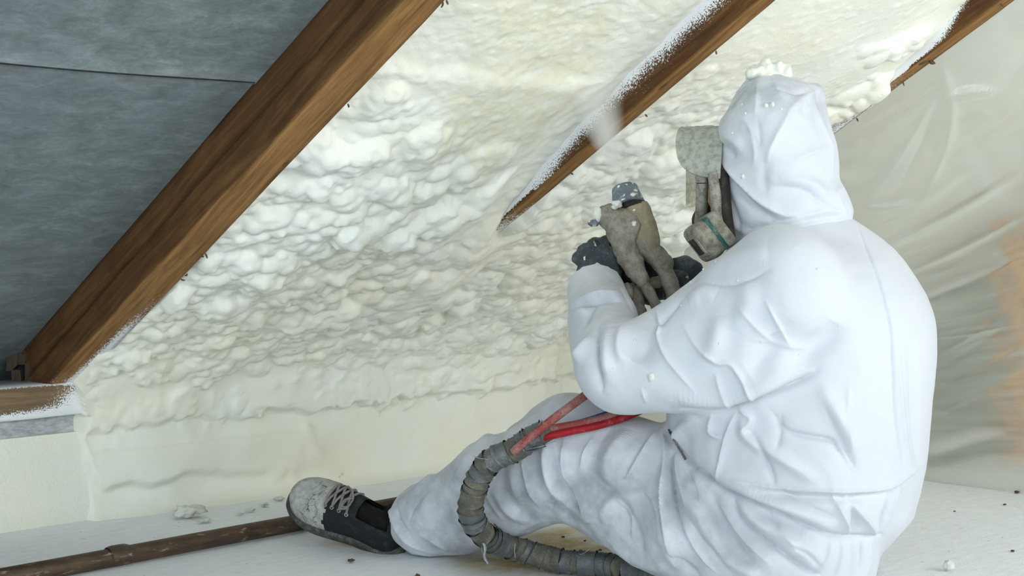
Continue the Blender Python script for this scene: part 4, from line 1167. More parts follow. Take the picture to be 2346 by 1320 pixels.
SVw = apply_strokes(SVw, SF, [(a[0], a[1]*(0.8 if len(a) > 3 and a[3] else 1.0), a[2]*1.4, *a[3:]) for a in FOLDS], NS)
SVw = laplace(SVw, SF, 1, 0.1)
grime_shade = smooth(0.42, 0.10, SV[:, 2])*smooth(0.55, 0.10, SV[:, 0])  # scuffs plus painted shade, growing towards the low left
grime_shade = np.maximum(grime_shade, 0.55*np.exp(-((SV[:, 0]-Q(1400, 680, 2.5)[0])/0.1)**2)*smooth(0.42, 0.5, SV[:, 2])*smooth(0.4, 0.3, SV[:, 0]))
suit = mk('coverall', SVw, SF, M['suit'], person, attrs={'grime_shade': grime_shade})
suit['label'] = 'baggy white non-woven coverall with creases and grey scuffs and painted shade on the legs'

# ---- hood: stacked outline, open at the face
def hrow(y, xf, xb, b):
    return row(y, xb, xf, b)
hood_tab = [hrow(585, 1700, 1915, .070), hrow(560, 1690, 1925, .085), hrow(540, 1680, 1938, .098), hrow(515, 1668, 1944, .104), hrow(484, 1657, 1948, .108), hrow(462, 1652, 1940, .110), hrow(439, 1652, 1932, .112), hrow(411, 1652, 1919, .114), hrow(353, 1642, 1918, .116), hrow(317, 1643, 1909, .115), hrow(280, 1648, 1899, .112),
    hrow(255, 1664, 1893, .104), hrow(235, 1676, 1888, .094), hrow(212, 1688, 1881, .078), hrow(198, 1696, 1872, .064), hrow(186, 1706, 1836, .048), hrow(174, 1718, 1812, .034), hrow(166, 1730, 1795, .02)]
hf = Field((0.30, 2.25, 0.54), (0.62, 2.62, 0.90), 0.0052)
hf.f = hf.loft(hood_tab, FA, 2.0).astype(np.float32)
# corner of the folded hood at the back of the crown
hf.add(hf.cone(Q(1850, 225, 2.43), Q(1874, 199, 2.43), .022, .004), .02)
face_c = Q(1650, 420, 2.43) + np.array((FA[0], FA[1], 0))*0.055 - np.array((LA[0], LA[1], 0))*0.012
hf.f = np.maximum(hf.f, -hf.ell(face_c, (.075, .082, .125), [(FA[0], FA[1], 0), (LA[0], LA[1], 0), (0, 0, 1)]))
HV, HF_ = hf.mesh(); HV = laplace(HV, HF_, 2, 0.5); HV, HF_ = subdivide(HV, HF_)
HVw = Vw(HV); NH = mesh_normals(HVw, HF_)
if ((HVw-HVw.mean(0))*NH).sum(1).mean() < 0: HF_ = HF_[:, ::-1]; NH = -NH
HVw = crumple(HVw, NH, 0.007, 8, 1.2)
HFOLDS = [
 ([(1693, 542), (1740, 535), (1794, 519), (1868, 502), (1946, 495)], .006, .007, 1), ([(1690, 530), (1740, 522), (1800, 505), (1880, 488), (1945, 480)], .006, -.008, 1),
 ([(1878, 200), (1860, 225), (1874, 270), (1892, 310), (1905, 340), (1908, 400)], .006, .007, 1), ([(1940, 485), (1922, 460), (1916, 440), (1930, 430)], .006, .007, 1),
 ([(1878, 200), (1820, 240), (1790, 290), (1765, 340), (1755, 380)], .007, .008, 1), ([(1778, 205), (1820, 214), (1845, 212)], .005, -.008, 1), ([(1735, 185), (1734, 230), (1730, 265)], .007, .007, 1), ([(1775, 190), (1785, 210), (1830, 216)], .006, .005, 1),
 ([(1650, 360), (1672, 390), (1700, 420), (1740, 460), (1790, 490), (1850, 500)], .009, .013, 1), ([(1655, 390), (1690, 435), (1730, 475), (1780, 505)], .009, -.011, 0),
 ([(1660, 425), (1680, 480), (1700, 530)], .007, -.008, 1), ([(1655, 470), (1690, 520), (1720, 535)], .008, .007, 0), ([(1648, 330), (1670, 345), (1685, 360)], .007, -.009, 1), ([(1655, 310), (1685, 325), (1700, 345)], .009, .008, 0),
 ([(1700, 260), (1720, 300), (1730, 350), (1725, 380)], .007, .006, 1), ([(1735, 270), (1740, 330), (1715, 300)], .006, -.005, 1), ([(1770, 425), (1840, 435), (1880, 460), (1930, 488)], .008, -.009, 1), ([(1780, 410), (1850, 420), (1900, 450)], .012, .008, 0),
 ([(1810, 370), (1860, 350), (1905, 335)], .006, .005, 1), ([(1755, 360), (1750, 420), (1765, 430)], .008, -.005, 0), ([(1665, 260), (1690, 215), (1712, 185)], .006, .004, 1)]
HVw = apply_strokes(HVw, HF_, HFOLDS, NH)
HVw = laplace(HVw, HF_, 1, 0.15)
gr = 0.75*smooth(Q(0, 330, 2.43)[2], Q(0, 210, 2.43)[2], HV[:, 2]) + 0.25*smooth(0.42, 0.36, HV[:, 0])
hood = mk('hood', HVw, HF_, M['suit'], person, attrs={'grime_shade': np.clip(gr, 0, 1)})
hood['label'] = 'crumpled white hood pulled over the head'

# blob of foam stuck on the hood, and crumbs on the sleeve
cf = Field(Q(1690, 210, 2.43)+np.array((0, -0.06, 0)), Q(1840, 120, 2.43)+np.array((0, 0.07, 0)), 0.003)
rr_ = np.random.RandomState(4)
for k_ in range(120):
    x = rr_.uniform(1720, 1806); y = 172 - 34*math.sin(math.pi*np.clip((x-1712)/102, 0, 1))**0.7 * rr_.uniform(0.0, 0.85)
    q = Q(x, y, 2.43 + rr_.uniform(-0.028, 0.028)); 
    cf.add(cf.ell(q, (rr_.uniform(.004, .010),)*3), .003)
for (x, y, D_, r) in [(1735, 178, 2.42, .011), (1760, 176, 2.41, .012), (1790, 178, 2.41, .010), (1808, 184, 2.42, .007), (1775, 172, 2.43, .018), (1745, 172, 2.43, .016), (1722, 182, 2.43, .008)]:
    cf.add(cf.ell(Q(x, y, D_), (r*1.2, r*1.4, r)), .004)
CV, CF = cf.mesh(); CV = laplace(CV, CF, 1, 0.4)
CVw = Vw(CV); NC = mesh_normals(CVw, CF)
if ((CVw-CVw.mean(0))*NC).sum(1).mean() < 0: CF = CF[:, ::-1]; NC = -NC
CVw = CVw + NC*(0.003*pn(CVw[:, 0]*120, CVw[:, 1]*120, CVw[:, 2]*120))[:, None]
fc = mk('foam_clump', CVw, CF, M['crumb_white'], person); fc['label'] = 'clump of hardened foam stuck on top of the hood'

def lump(name, c, r, mat, parent=None, seed=0, rough=0.35, n=14, flat=1.0):
    th = np.linspace(0, math.pi, n); ph = np.linspace(0, 2*math.pi, n*2, endpoint=False)
    T, Ph = np.meshgrid(th, ph, indexing='ij')
    d = np.stack([np.sin(T)*np.cos(Ph), np.sin(T)*np.sin(Ph), np.cos(T)], -1)
    rad = 1 + rough*pn(d[..., 0]*1.6+seed, d[..., 1]*1.6+seed*0.7, d[..., 2]*1.6) + rough*0.5*pn(d[..., 0]*4+seed, d[..., 1]*4, d[..., 2]*4)
    r = np.broadcast_to(np.asarray(r, float), (3,))
    V = d*rad[..., None]*r
    return mk(name, V.reshape(-1, 3)+np.asarray(c), grid_faces(n, n*2, wrap_v=True)[:, ::-1], mat, parent)
bvh_suit = BVHTree.FromPolygons([Vector(v) for v in np.vstack([SVw, HVw])], [tuple(f) for f in np.vstack([SF, HF_+len(SVw)])])
for i, (x, y, r) in enumerate([(1492, 864, .0052), (1454, 780, .0022), (1755, 243, .0035), (1770, 240, .0035), (1702, 404, .0036), (1700, 240, .0018), (1708, 260, .0018), (1678, 305, .002), (1873, 617, .002), (1690, 643, .0018), (1612, 618, .0022), (1582, 648, .002), (1832, 812, .0018), (1405, 844, .0014), (1790, 250, .0016), (1560, 700, .0013), (1648, 787, .0013), (1640, 600, .0016)]):
    loc, nor, fi, dd = bvh_suit.ray_cast(CAMV, ray_dir(x, y).normalized())
    if loc is None: continue
    lump('foam_fleck', np.array(loc), (r, r, r*1.25), M['crumb_white'], person, seed=i, n=8)
# zip edge between jacket and lap
zp = [(1520, 962), (1532, 985), (1545, 1010), (1560, 1035), (1570, 1052)]
pts = []
for (x, y) in zp:
    loc, nor, fi, dd = bvh_suit.ray_cast(CAMV, ray_dir(x, y).normalized())
    if loc is not None: pts.append(np.array(loc) - np.array(ray_dir(x, y).normalized())*0.003)
if len(pts) > 2: tube('zip', catmull(pts, 24), 0.0017, M['tape_dirty'], person, 8, rfun=lambda t, a: 1+0.35*np.sin(t*90))

# ---- head with a face inside the mask
fv = np.array((FA[0], FA[1], 0)); lv = np.array((LA[0], LA[1], 0)); uv = np.array((0, 0, 1.0))
HC = Q(1765, 375, 2.43)
hd = Field(HC-0.17, HC+0.17, 0.005)
hd.f = hd.ell(HC+fv*0.005, (.098, .076, .115), [fv, lv, uv]).astype(np.float32)
hd.add(hd.ell(HC+fv*0.045-uv*0.065, (.052, .052, .055), [fv, lv, uv]), .03)          # jaw
hd.add(hd.cone(HC+fv*0.098+uv*0.010, HC+fv*0.116-uv*0.022, .007, .012), .012)          # nose
for s in (-1, 1):
    hd.add(hd.ell(HC+fv*0.080+lv*0.045*s-uv*0.02, (.022, .024, .02), [fv, lv, uv]), .02) # cheek
    hd.f = np.maximum(hd.f, -hd.ell(HC+fv*0.108+lv*0.033*s+uv*0.012, (.017, .019, .013), [fv, lv, uv]))  # eye socket
    hd.add(hd.ell(HC-fv*0.012+lv*0.076*s-uv*0.005, (.018, .010, .030), [fv, lv, uv]), .006)  # ear
hd.add(hd.cone(HC+fv*0.096+uv*0.033+lv*0.045, HC+fv*0.096+uv*0.033-lv*0.045, .008, .008), .012)  # brow
hd.add(hd.ell(HC+fv*0.090-uv*0.058, (.012, .025, .006), [fv, lv, uv]), .006)   # lips
hd.add(hd.ell(HC+fv*0.088-uv*0.068, (.012, .021, .006), [fv, lv, uv]), .005)
hd.add(hd.cone(HC-fv*0.015-uv*0.06, HC-fv*0.035-uv*0.17, .056, .058), .02)     # neck
V_, F_ = hd.mesh(); V_ = laplace(V_, F_, 2, 0.5)
Vh = Vw(V_); nn = mesh_normals(Vh, F_)
if ((Vh-Vh.mean(0))*nn).sum(1).mean() < 0: F_ = F_[:, ::-1]
head = mk('head', Vh, F_, M['skin'], person)
for s in (-1, 1):
    e = HC+fv*0.093+lv*0.033*s+uv*0.012
    ey = lump('eye', Vw(e), .0125, M['eye_white'], head, rough=0.0, n=12)
    lump('iris', Vw(e+fv*0.0085), (.0055, .0055, .0055), M['eye_iris'], ey, rough=0.0, n=10)

# ---- cap brim sticking out under the hood: a strongly curved peak, near half hanging down
ns, nt = 36, 48
sg = np.linspace(0, 1, ns); tg = np.sin(np.linspace(-1, 1, nt)*math.pi/2)
Sg, Tg = np.meshgrid(sg, tg, indexing='ij')
BASE = Q(1652, 288, 2.43)
wid = 0.082; rea = 0.080
lim = np.clip(1-np.abs(Tg)**5, 0, 1)**0.34
out = Sg*rea*lim
# arch across: flat crown, sides bent down
an = Tg*1.28
across = wid*np.sin(an)/math.sin(1.28)*0.80
drop = 0.088*(1-np.cos(an))/(1-math.cos(1.28))
q = BASE + fv*(out[..., None]-0.012) + lv*across[..., None] - uv*(drop + 0.010*Sg**2*0 + 0.004*pn(Sg*3, Tg*3, 1))[..., None]
roll = 0.0022*pn(Sg*9, Tg*9, 4)
q = q + uv*roll[..., None]
dn = -uv*np.cos(an)[..., None] - lv*np.sin(an)[..., None]
Vt = Vw(q.reshape(-1, 3)); Vb2 = Vw((q+dn*0.0035).reshape(-1, 3))
Fg = grid_faces(ns, nt); n_ = len(Vt)
side = [(a, b, b+n_, a+n_) for a, b in zip([(ns-1)*nt+k for k in range(nt-1)], [(ns-1)*nt+k+1 for k in range(nt-1)])] + [(i*nt, (i+1)*nt, (i+1)*nt+n_, i*nt+n_) for i in range(ns-1)] + [(i*nt+nt-1, (i+1)*nt+nt-1, (i+1)*nt+nt-1+n_, i*nt+nt-1+n_) for i in range(ns-1)]
br = mk('cap_brim', np.vstack([Vt, Vb2]), np.vstack([Fg, (Fg+n_)[:, ::-1], np.array(side)]), M['cap_brim'], person)
br['label'] = 'peak of a cap crusted grey with dried overspray'

# ---- full-face respirator
mask = mk('respirator', *tube_mesh(Vw(np.array([HC+fv*0.098+lv*0.078*math.cos(a)+uv*(0.064*math.sin(a)-0.034)+fv*0.022*(1-abs(math.cos(a))) for a in np.linspace(0, 2*math.pi, 49)])), 0.010, 10, False), M['mask_grey'], person)
mask['label'] = 'full-face respirator caked with grey dust'
ns, nt = 26, 40
A_, B_ = np.meshgrid(np.linspace(-1, 1, nt), np.linspace(-1, 1, ns), indexing='ij')
ang = A_*1.25
q = HC + fv*(0.088+0.052*np.cos(ang))[..., None] + lv*(0.078*np.sin(ang)/math.sin(1.25))[..., None] + uv*(B_*0.050*(1-0.25*A_**2)-0.022)[..., None]
vz = mk('visor', Vw(q.reshape(-1, 3)), grid_faces(nt, ns), M['visor'], mask); vz['label'] = 'scratched clear visor'
# side strap and frame column of the near side
strap = [Q(1634, 398, 2.372), Q(1637, 430, 2.366), Q(1640, 470, 2.364), Q(1645, 505, 2.366), Q(1652, 540, 2.372)]
tube('frame_column', Vw(catmull(strap, 18)), np.linspace(.0085, .0095, 18), M['mask_grey'], mask, 10, rfun=lambda t, a: 1+0.12*np.sin(3*a+9*t))
strap = [Q(1652, 395, 2.385), Q(1656, 440, 2.376), Q(1660, 490, 2.372), Q(1668, 545, 2.378)]
tube('inner_seal', Vw(catmull(strap, 18)), .0125, M['mask_dark'], mask, 10)
# chin cup and the two filter cartridges
def oriented_box(name, c, ax, half, mat, parent, bev, segs=2):
    A = [np.array(a)/np.linalg.norm(a) for a in ax]
    return bevel_box(name, Vw(np.array(c)), [to_world(a) for a in A], half, mat, parent, bev, segs=segs)
lump('chin_cup', Vw(HC+fv*0.100-uv*0.095), (.032, .032, .032), M['mask_dark'], mask, seed=3, rough=0.08, n=16)
def cartridge(c, sgn):
    # face normal: left, down and slightly to the viewer
    n = np.array((-0.76, -0.30*sgn, -0.58)); n /= np.linalg.norm(n)
    a = np.array((0.60, 0.0, -0.80)); a -= n*(a@n); a /= np.linalg.norm(a); b = np.cross(n, a)
    body = oriented_box('filter_cartridge', c, (a, b, n), (.0325, .029, .0150), M['cartridge'], mask, .0140, 5)
    oriented_box('green_band', c-n*0.0140, (a, b, n), (.0310, .0275, .0045), M['mask_green'], body, .004)
    oriented_box('cartridge_back', c-n*0.027, (a, b, n), (.0325, .029, .0110), M['cartridge'], body, .0095, 4)
    oriented_box('cartridge_lid', c+n*0.0145, (a, b, n), (.021, .018, .0022), M['mask_grey'], body, .0018)
    oriented_box('intake_vent', c+n*0.0165, (a, b, n), (.015, .011, .0012), M['mask_dark'], body, .0010)
cartridge(Q(1613, 553, 2.355), 1)
cartridge(Q(1606, 548, 2.355) + np.array((0.035, 0.17, 0)), -1)

# ---- gloves
def hand_field(lo, hi): return Field(lo, hi, 0.0034)
def fingers(fl, palm, chains, k=.0022):
    for c, r, R in palm: fl.add(fl.ell(c, r, R), .010)
    for ch, rad in chains:
        d = None
        for (a, b, ra, rb) in zip(ch[:-1], ch[1:], rad[:-1], rad[1:]):
            e = fl.cone(a, b, ra, rb)
            d = e if d is None else smin(d, e, .003)
        fl.add(d, k)
def finish(fl, name, label):
    V_, F_ = fl.mesh(); V_ = laplace(V_, F_, 1, 0.5)
    Vh = Vw(V_); nn = mesh_normals(Vh, F_)
    if ((Vh-Vh.mean(0))*nn).sum(1).mean() < 0: F_ = F_[:, ::-1]; nn = -nn
    Vh = Vh + nn*(0.0012*pn(Vh[:, 0]*70, Vh[:, 1]*70, Vh[:, 2]*70))[:, None]
    o = mk(name, Vh, F_, M['glove'], person); o['label'] = label
    return o
# left hand: back of the hand to the viewer, fingers closed round the grip
GD = 2.60
gl = hand_field(Q(1285, 690, 2.60)-np.array((0, .09, 0)), Q(1500, 510, 2.60)+np.array((0, .13, 0)))
wr, kn = Q(1372, 640, 2.575), Q(1350, 585, 2.590)
ax = kn-wr; ax /= np.linalg.norm(ax); bx = np.array((0.62, 0.30, 0.72)); bx -= ax*(bx@ax); bx /= np.linalg.norm(bx); cx_ = np.cross(ax, bx)
knk = [Q(1322, 592, 2.600), Q(1337, 574, 2.598), Q(1358, 561, 2.600), Q(1384, 556, 2.606)]
lens = [0.88, 1.0, 1.05, 0.95]
chains = []
for k_, q in enumerate(knk):
    L_ = lens[k_]
    p1 = q + np.array((0.006, 0.036*L_, 0.004))
    p2 = p1 + np.array((0.030*L_, 0.016, -0.006))
    p3 = p2 + np.array((0.020*L_, -0.012, -0.010))
    m0 = wr + (q-wr)*0.35
    chains.append(([m0, q, p1, p2, p3], [.0105, .0112 if k_ else .0100, .0098, .0092, .0080]))
chains.append(([wr+np.array((0.012, 0.0, 0.005)), Q(1404, 612, 2.575), Q(1414, 580, 2.575), Q(1424, 556, 2.585)], [.017, .014, .0115, .0095]))
fingers(gl, [(wr+(kn-wr)*0.38+np.array((0.006, 0.006, 0.0)), (.036, .038, .019), (ax, bx, cx_)), (Q(1385, 605, 2.588), (.030, .022, .034), None)], chains)
gl.add(gl.cone(wr-ax*0.05, wr, .034, .036), .012)
finish(gl, 'glove', 'dark grey work glove closed round the spray gun grip')
# right hand: only thumb and forefinger show beside the gun
gl = hand_field(Q(1470, 720, 2.66)-np.array((0, .10, 0)), Q(1650, 570, 2.66)+np.array((0, .10, 0)))
wr = Q(1598, 668, 2.695); kn = Q(1566, 632, 2.675)
ax = kn-wr; ax /= np.linalg.norm(ax); bx = np.array((0.3, 0.9, 0.1)); bx -= ax*(bx@ax); bx /= np.linalg.norm(bx); cx_ = np.cross(ax, bx)
chains = [([Q(1600, 640, 2.66), Q(1592, 616, 2.635), Q(1570, 603, 2.622), Q(1546, 604, 2.618)], [.014, .0145, .0135, .011]),
          ([Q(1575, 640, 2.70), Q(1540, 622, 2.70), Q(1512, 618, 2.680), Q(1500, 624, 2.655)], [.013, .012, .0105, .009]),
          ([Q(1575, 652, 2.70), Q(1536, 640, 2.70), Q(1505, 638, 2.680), Q(1494, 644, 2.652)], [.013, .012, .0105, .009]),
          ([Q(1575, 664, 2.69), Q(1536, 658, 2.69), Q(1508, 658, 2.672), Q(1498, 662, 2.648)], [.013, .0115, .010, .0085]),
          ([Q(1580, 676, 2.68), Q(1542, 676, 2.68), Q(1516, 676, 2.664), Q(1507, 680, 2.645)], [.012, .0105, .009, .008])]
fingers(gl, [((wr+kn)/2, (.044, .040, .022), (ax, bx, cx_))], chains)
gl.add(gl.cone(wr+np.array((.03, .02, -.03)), wr, .033, .035), .012)
finish(gl, 'glove', 'second glove, one dark finger showing behind the gun hoses')

# ---- sneakers
def sneaker(toe, heel, upv, s=1.0, detail=True):
    """toe and heel points of the sole line, direction the laces face"""
    toe = np.asarray(toe); heel = np.asarray(heel)
    L = np.linalg.norm(toe-heel); fx = (toe-heel)/L
    up = np.asarray(upv, float); up -= fx*(up@fx); up /= np.linalg.norm(up); sx = np.cross(up, fx)
    root = empty('sneaker', Vw(heel)); root.parent = person
    root.location = Vector(Vw(heel)) - Vector(parent_world['person'])
    def T(a, b, c): return heel + np.multiply.outer(a, fx) + np.multiply.outer(b, sx) + np.multiply.outer(c, up)
    #  t along heel..toe, half width, top height
    tt = np.array([0.0, .03, .08, .16, .26, .36, .46, .56, .66, .76, .85, .92, .97, 1.0])
    hw = np.array([.008, .024, .033, .036, .035, .036, .040, .045, .049, .050, .046, .037, .024, .004])
    ht = np.array([.050, .070, .078, .080, .080, .084, .082, .074, .064, .055, .049, .043, .034, .020])
    n, m = 60, 40
    t_ = np.linspace(0, 1, n); a_ = np.linspace(0, 2*math.pi, m, endpoint=False)
    T_, A_ = np.meshgrid(t_, a_, indexing='ij')
    W_ = np.interp(T_, tt, hw); H_ = np.interp(T_, tt, ht)
    W_ = W_ * 1.0
    cs, sn = np.cos(A_), np.sin(A_)
    yb = W_*np.sign(cs)*np.abs(cs)**0.75
    zb_ = np.where(sn > 0, H_*np.abs(sn)**0.85, -0.004*np.abs(sn))
    zb_ = zb_ + 0.0016*pn(T_*9, np.cos(A_)*3, np.sin(A_)*3)
    V_ = Vw(T(T_*L, yb, zb_).reshape(-1, 3))
    crk = smooth(.60, .66, T_)*smooth(.84, .72, T_) if True else 0
    edge = smooth(.012, .002, zb_) * (T_ > 0.5) + smooth(.965, 1.0, T_)*0.5
    F_ = grid_faces(n, m, wrap_v=True)
    iV = np.arange(n*m).reshape(n, m)
    # upper split into the crusted front and the black rear
    cut = int(n*0.58)
    wob = (np.sin(np.arange(m)*0.9)*1.2).astype(int)
    fr = np.array([f for f in F_ if (f[0]//m) >= cut + wob[f[0] % m]]); re_ = np.array([f for f in F_ if (f[0]//m) < cut + wob[f[0] % m]])
    tops = ((iV // m)).ravel()
    # ankle opening: drop the upper faces near the heel
    op = []
    for f in re_:
        tc = t_[f[0]//m]; ac = a_[f[0] % m]
        if 0.05 < tc < 0.30 and 0.9 < ac < 2.25: continue
        op.append(f)
    at = {'crack': crk.ravel()*0+np.clip(crk.ravel(), 0, 1), 'edge': np.clip(edge.ravel(), 0, 1)}
    bk = mk('upper', V_, np.array(op), M['shoe_black'], root)
    cr = mk('toe_cap', V_, fr, M['shoe_crust'], root, attrs=at); cr['label'] = 'toe crusted with cracked white foam'
    # lining
    mk('lining', Vw(T(np.clip(T_*0.5+0.02, 0, 1)*L, np.interp(T_*0.5+0.02, tt, hw)*cs*0.86, np.where(sn > 0, np.interp(T_*0.5, tt, ht)*sn*0.93, 0.001)).reshape(-1, 3)), F_, M['shoe_lining'], root)
    # sole
    ring = np.concatenate([np.stack([tt*L, hw+0.004], 1), np.stack([tt[::-1]*L, -(hw[::-1]+0.004)], 1)])
    ring = catmull(np.vstack([ring, ring[:1]]), 90)[:-1]
    ring[:, 0] = ring[:, 0]*1.03 - 0.004
    lay = [(1.0, 0.010), (1.02, 0.006), (1.02, -0.004), (0.985, -0.012)]
    Vs = np.vstack([T((ring[:, 0]-0.5*L)*k+0.5*L, ring[:, 1]*k, np.full(len(ring), z)) for k, z in lay])
    Fs = [tuple(q) for q in grid_faces(4, 90, wrap_v=False)]
    nr = len(ring)
    Fs = [tuple(q) for q in grid_faces(4, nr, wrap_v=True)] + [tuple(range(nr)), tuple(3*nr+k for k in range(nr-1, -1, -1))]
    mk('sole', Vw(Vs), Fs, M['shoe_rubber'], root)
    def surf(t, b, lift=0.0015):
        w_ = np.interp(t, tt, hw); h_ = np.interp(t, tt, ht)
        c = np.clip(abs(b)/w_, 0, 0.999); s_ = math.sqrt(1-c**(2/0.75)) if c < 1 else 0
        return heel + fx*t*L + sx*b + up*(h_*max(s_, 0)**0.85 + lift)
    if detail:
        # eyelets and crossing laces
        ts = [0.38, 0.445, 0.51, 0.575]
        for k_, t0 in enumerate(ts):
            for sd in (-1, 1):
                c0 = surf(t0, sd*0.026, 0.0012)
                a2 = np.linspace(0, 2*math.pi, 15)
                ringp = np.array([c0 + fx*0.0034*math.cos(q) + (sx*0.82+up*-0.5*sd)*0.0034*math.sin(q) for q in a2])
                tube('eyelet', Vw(ringp), 0.0011, M['eyelet'], root, 6, caps=False)
            def lace(p):
                p = Vw(catmull(p, 16)); tube('lace', p, 0.0026, M['lace'], root, 6)
            t1 = ts[k_+1] if k_ < 3 else ts[k_]
            lace([surf(t0, -0.026, .002), surf(t0, -0.012, .004), surf((t0+t1)/2, 0.010, .005), surf(t1, 0.026, .003)])
            lace([surf(t0, 0.026, .002), surf(t0, 0.012, .005), surf((t0+t1)/2, -0.010, .006), surf(t1, -0.026, .003)])
        k0 = surf(0.37, 0.0, .006)
        for (a, b, c2) in [(0.030, 0.022, 1), (0.026, -0.030, -1)]:
            loop = [k0, k0+up*0.010+sx*a*0.6+fx*0.006, k0+up*0.016+sx*a*1.25, k0+up*0.010+sx*a*1.0-fx*0.008, k0+sx*a*0.3-fx*0.002, k0]
            tube('lace', Vw(catmull(loop, 30)), 0.0019, M['lace'], root, 6)
        tube('lace', Vw(catmull([k0, k0+fx*0.012-sx*0.012+up*0.004, surf(0.50, -0.020, .004)], 12)), 0.0018, M['lace'], root, 6)
        # seam lines
        tube('stitching', Vw(np.array([surf(t, -0.033, .0008) for t in np.linspace(.26, .42, 14)])), 0.0007, M['mask_grey'], root, 5)
    return root
sh = sneaker(Q(676, 1132, 2.86), Q(925, 1252, 2.74), (0.30, -0.84, 0.52))
sh['label'] = 'near sneaker with a foam-crusted toe, toes up beside the pipe'
sh = sneaker(Q(945, 1163, 3.12), Q(1085, 1182, 3.00), (0.25, -0.55, 0.8), detail=False)
# sock at the near ankle
tube('sock', Vw(catmull([Q(895, 1215, 2.765), Q(905, 1200, 2.755), Q(935, 1200, 2.735), Q(975, 1190, 2.72)], 14)), np.linspace(.036, .045, 14), M['shoe_lining'], person, 18)
# ------------------------------------------------------------------ spray gun
gun = empty('spray_gun', Vw(Q(1450, 660, 2.60)))
tag(gun, 'foam-caked two-component spray gun pointing up in the gloved hands', 'spray gun')
def sdf_part(name, lo, hi, h, build, mat, parent, rough=0.0015, k=60, seed=0):
    fl = Field(np.minimum(lo, hi), np.maximum(lo, hi), h)
    build(fl)
    V_, F_ = fl.mesh(); V_ = laplace(V_, F_, 1, 0.5)
    Vh = Vw(V_); nn = mesh_normals(Vh, F_)
    if ((Vh-Vh.mean(0))*nn).sum(1).mean() < 0: F_ = F_[:, ::-1]; nn = -nn
    if rough:
        Vh = Vh + nn*(rough*(pn(Vh[:, 0]*k+seed, Vh[:, 1]*k, Vh[:, 2]*k) + 0.5*pn(Vh[:, 0]*k*2.7, Vh[:, 1]*k*2.7+seed, Vh[:, 2]*k*2.7)))[:, None]
    return mk(name, Vh, F_, mat, parent)
B0, B1 = Q(1330, 740, 2.60)-np.array((0, .10, 0)), Q(1600, 410, 2.60)+np.array((0, .12, 0))
# nozzle cap: short barrel with a rounded rim
def cap(fl):
    a, b = Q(1441, 474, 2.572), Q(1432, 436, 2.590)
    d = fl.cone(a, b, .0305, .0235)
    ax = (b-a)/np.linalg.norm(b-a)
    d = np.maximum(d, fl.plane(b+ax*0.004, ax)); d = np.maximum(d, -fl.plane(a-ax*0.002, ax))
    fl.f = d.astype(np.float32)
    fl.f = np.maximum(fl.f, -fl.cone(b+ax*0.016, b+ax*0.001, .016, .010))
nz = sdf_part('nozzle_cap', Q(1380, 500, 2.58)-np.array((0, .05, 0)), Q(1500, 415, 2.58)+np.array((0, .05, 0)), .0026, cap, M['gun_cap'], gun, .0008)
nz['label'] = 'grey nozzle cap splashed with white foam'
def ring(fl):
    a, b = Q(1449, 484, 2.570), Q(1445, 470, 2.575); fl.f = np.maximum(fl.cone(a, b, .0275, .027), np.maximum(fl.plane(b, b-a), fl.plane(a, a-b))).astype(np.float32)
sdf_part('collar_ring', Q(1390, 510, 2.58)-np.array((0, .05, 0)), Q(1510, 445, 2.58)+np.array((0, .05, 0)), .0026, ring, M['gun_dark'], gun, .0004)
def body_r(fl):
    fl.f = fl.cone(Q(1456, 488, 2.572), Q(1478, 548, 2.565), .0285, .0245).astype(np.float32)
    fl.add(fl.cone(Q(1470, 520, 2.566), Q(1486, 560, 2.562), .026, .020), .006)
sdf_part('gun_body', Q(1400, 600, 2.57)-np.array((0, .05, 0)), Q(1540, 460, 2.57)+np.array((0, .05, 0)), .003, body_r, M['gun_beige'], gun, .0012)
def body_l(fl):
    fl.f = fl.cone(Q(1398, 488, 2.565), Q(1424, 530, 2.556), .017, .025).astype(np.float32)
    fl.add(fl.cone(Q(1424, 530, 2.556), Q(1434, 572, 2.552), .026, .021), .008)
    fl.add(fl.cone(Q(1434, 572, 2.552), Q(1441, 588, 2.552), .021, .017), .006)
    fl.add(fl.ell(Q(1425, 500, 2.553), (.022, .018, .018)), .010)
    fl.add(fl.ell(Q(1448, 520, 2.548), (.016, .016, .02)), .010)
sdf_part('side_block', Q(1350, 620, 2.56)-np.array((0, .06, 0)), Q(1490, 455, 2.56)+np.array((0, .06, 0)), .003, body_l, M['gun_foam'], gun, .0026, 75, 3)
def coup_l(fl):
    fl.f = fl.cone(Q(1440, 590, 2.552), Q(1468, 640, 2.545), .0215, .0150).astype(np.float32)
    fl.add(fl.ell(Q(1455, 596, 2.545), (.016, .014, .010)), .005)
sdf_part('coupling', Q(1400, 670, 2.55)-np.array((0, .05, 0)), Q(1500, 560, 2.55)+np.array((0, .05, 0)), .003, coup_l, M['gun_foam'], gun, .0022, 70, 5)
def coup_r(fl):
    fl.f = fl.cone(Q(1472, 556, 2.560), Q(1520, 604, 2.572), .0200, .0185).astype(np.float32)
sdf_part('coupling', Q(1420, 640, 2.57)-np.array((0, .05, 0)), Q(1560, 520, 2.57)+np.array((0, .05, 0)), .003, coup_r, M['gun_foam'], gun, .0016, 60, 8)
def knob(fl):
    fl.f = fl.ell(Q(1384, 494, 2.560), (.015, .014, .018)).astype(np.float32)
    fl.add(fl.cone(Q(1384, 500, 2.56), Q(1392, 524, 2.56), .010, .006), .006)
sdf_part('air_valve', Q(1340, 545, 2.56)-np.array((0, .04, 0)), Q(1415, 465, 2.56)+np.array((0, .04, 0)), .0026, knob, M['gun_foam'], gun, .002, 90, 2)
lump('valve_lever', Vw(Q(1369, 492, 2.555)), (.009, .009, .014), M['crumb_white'], gun, 2, 0.2)
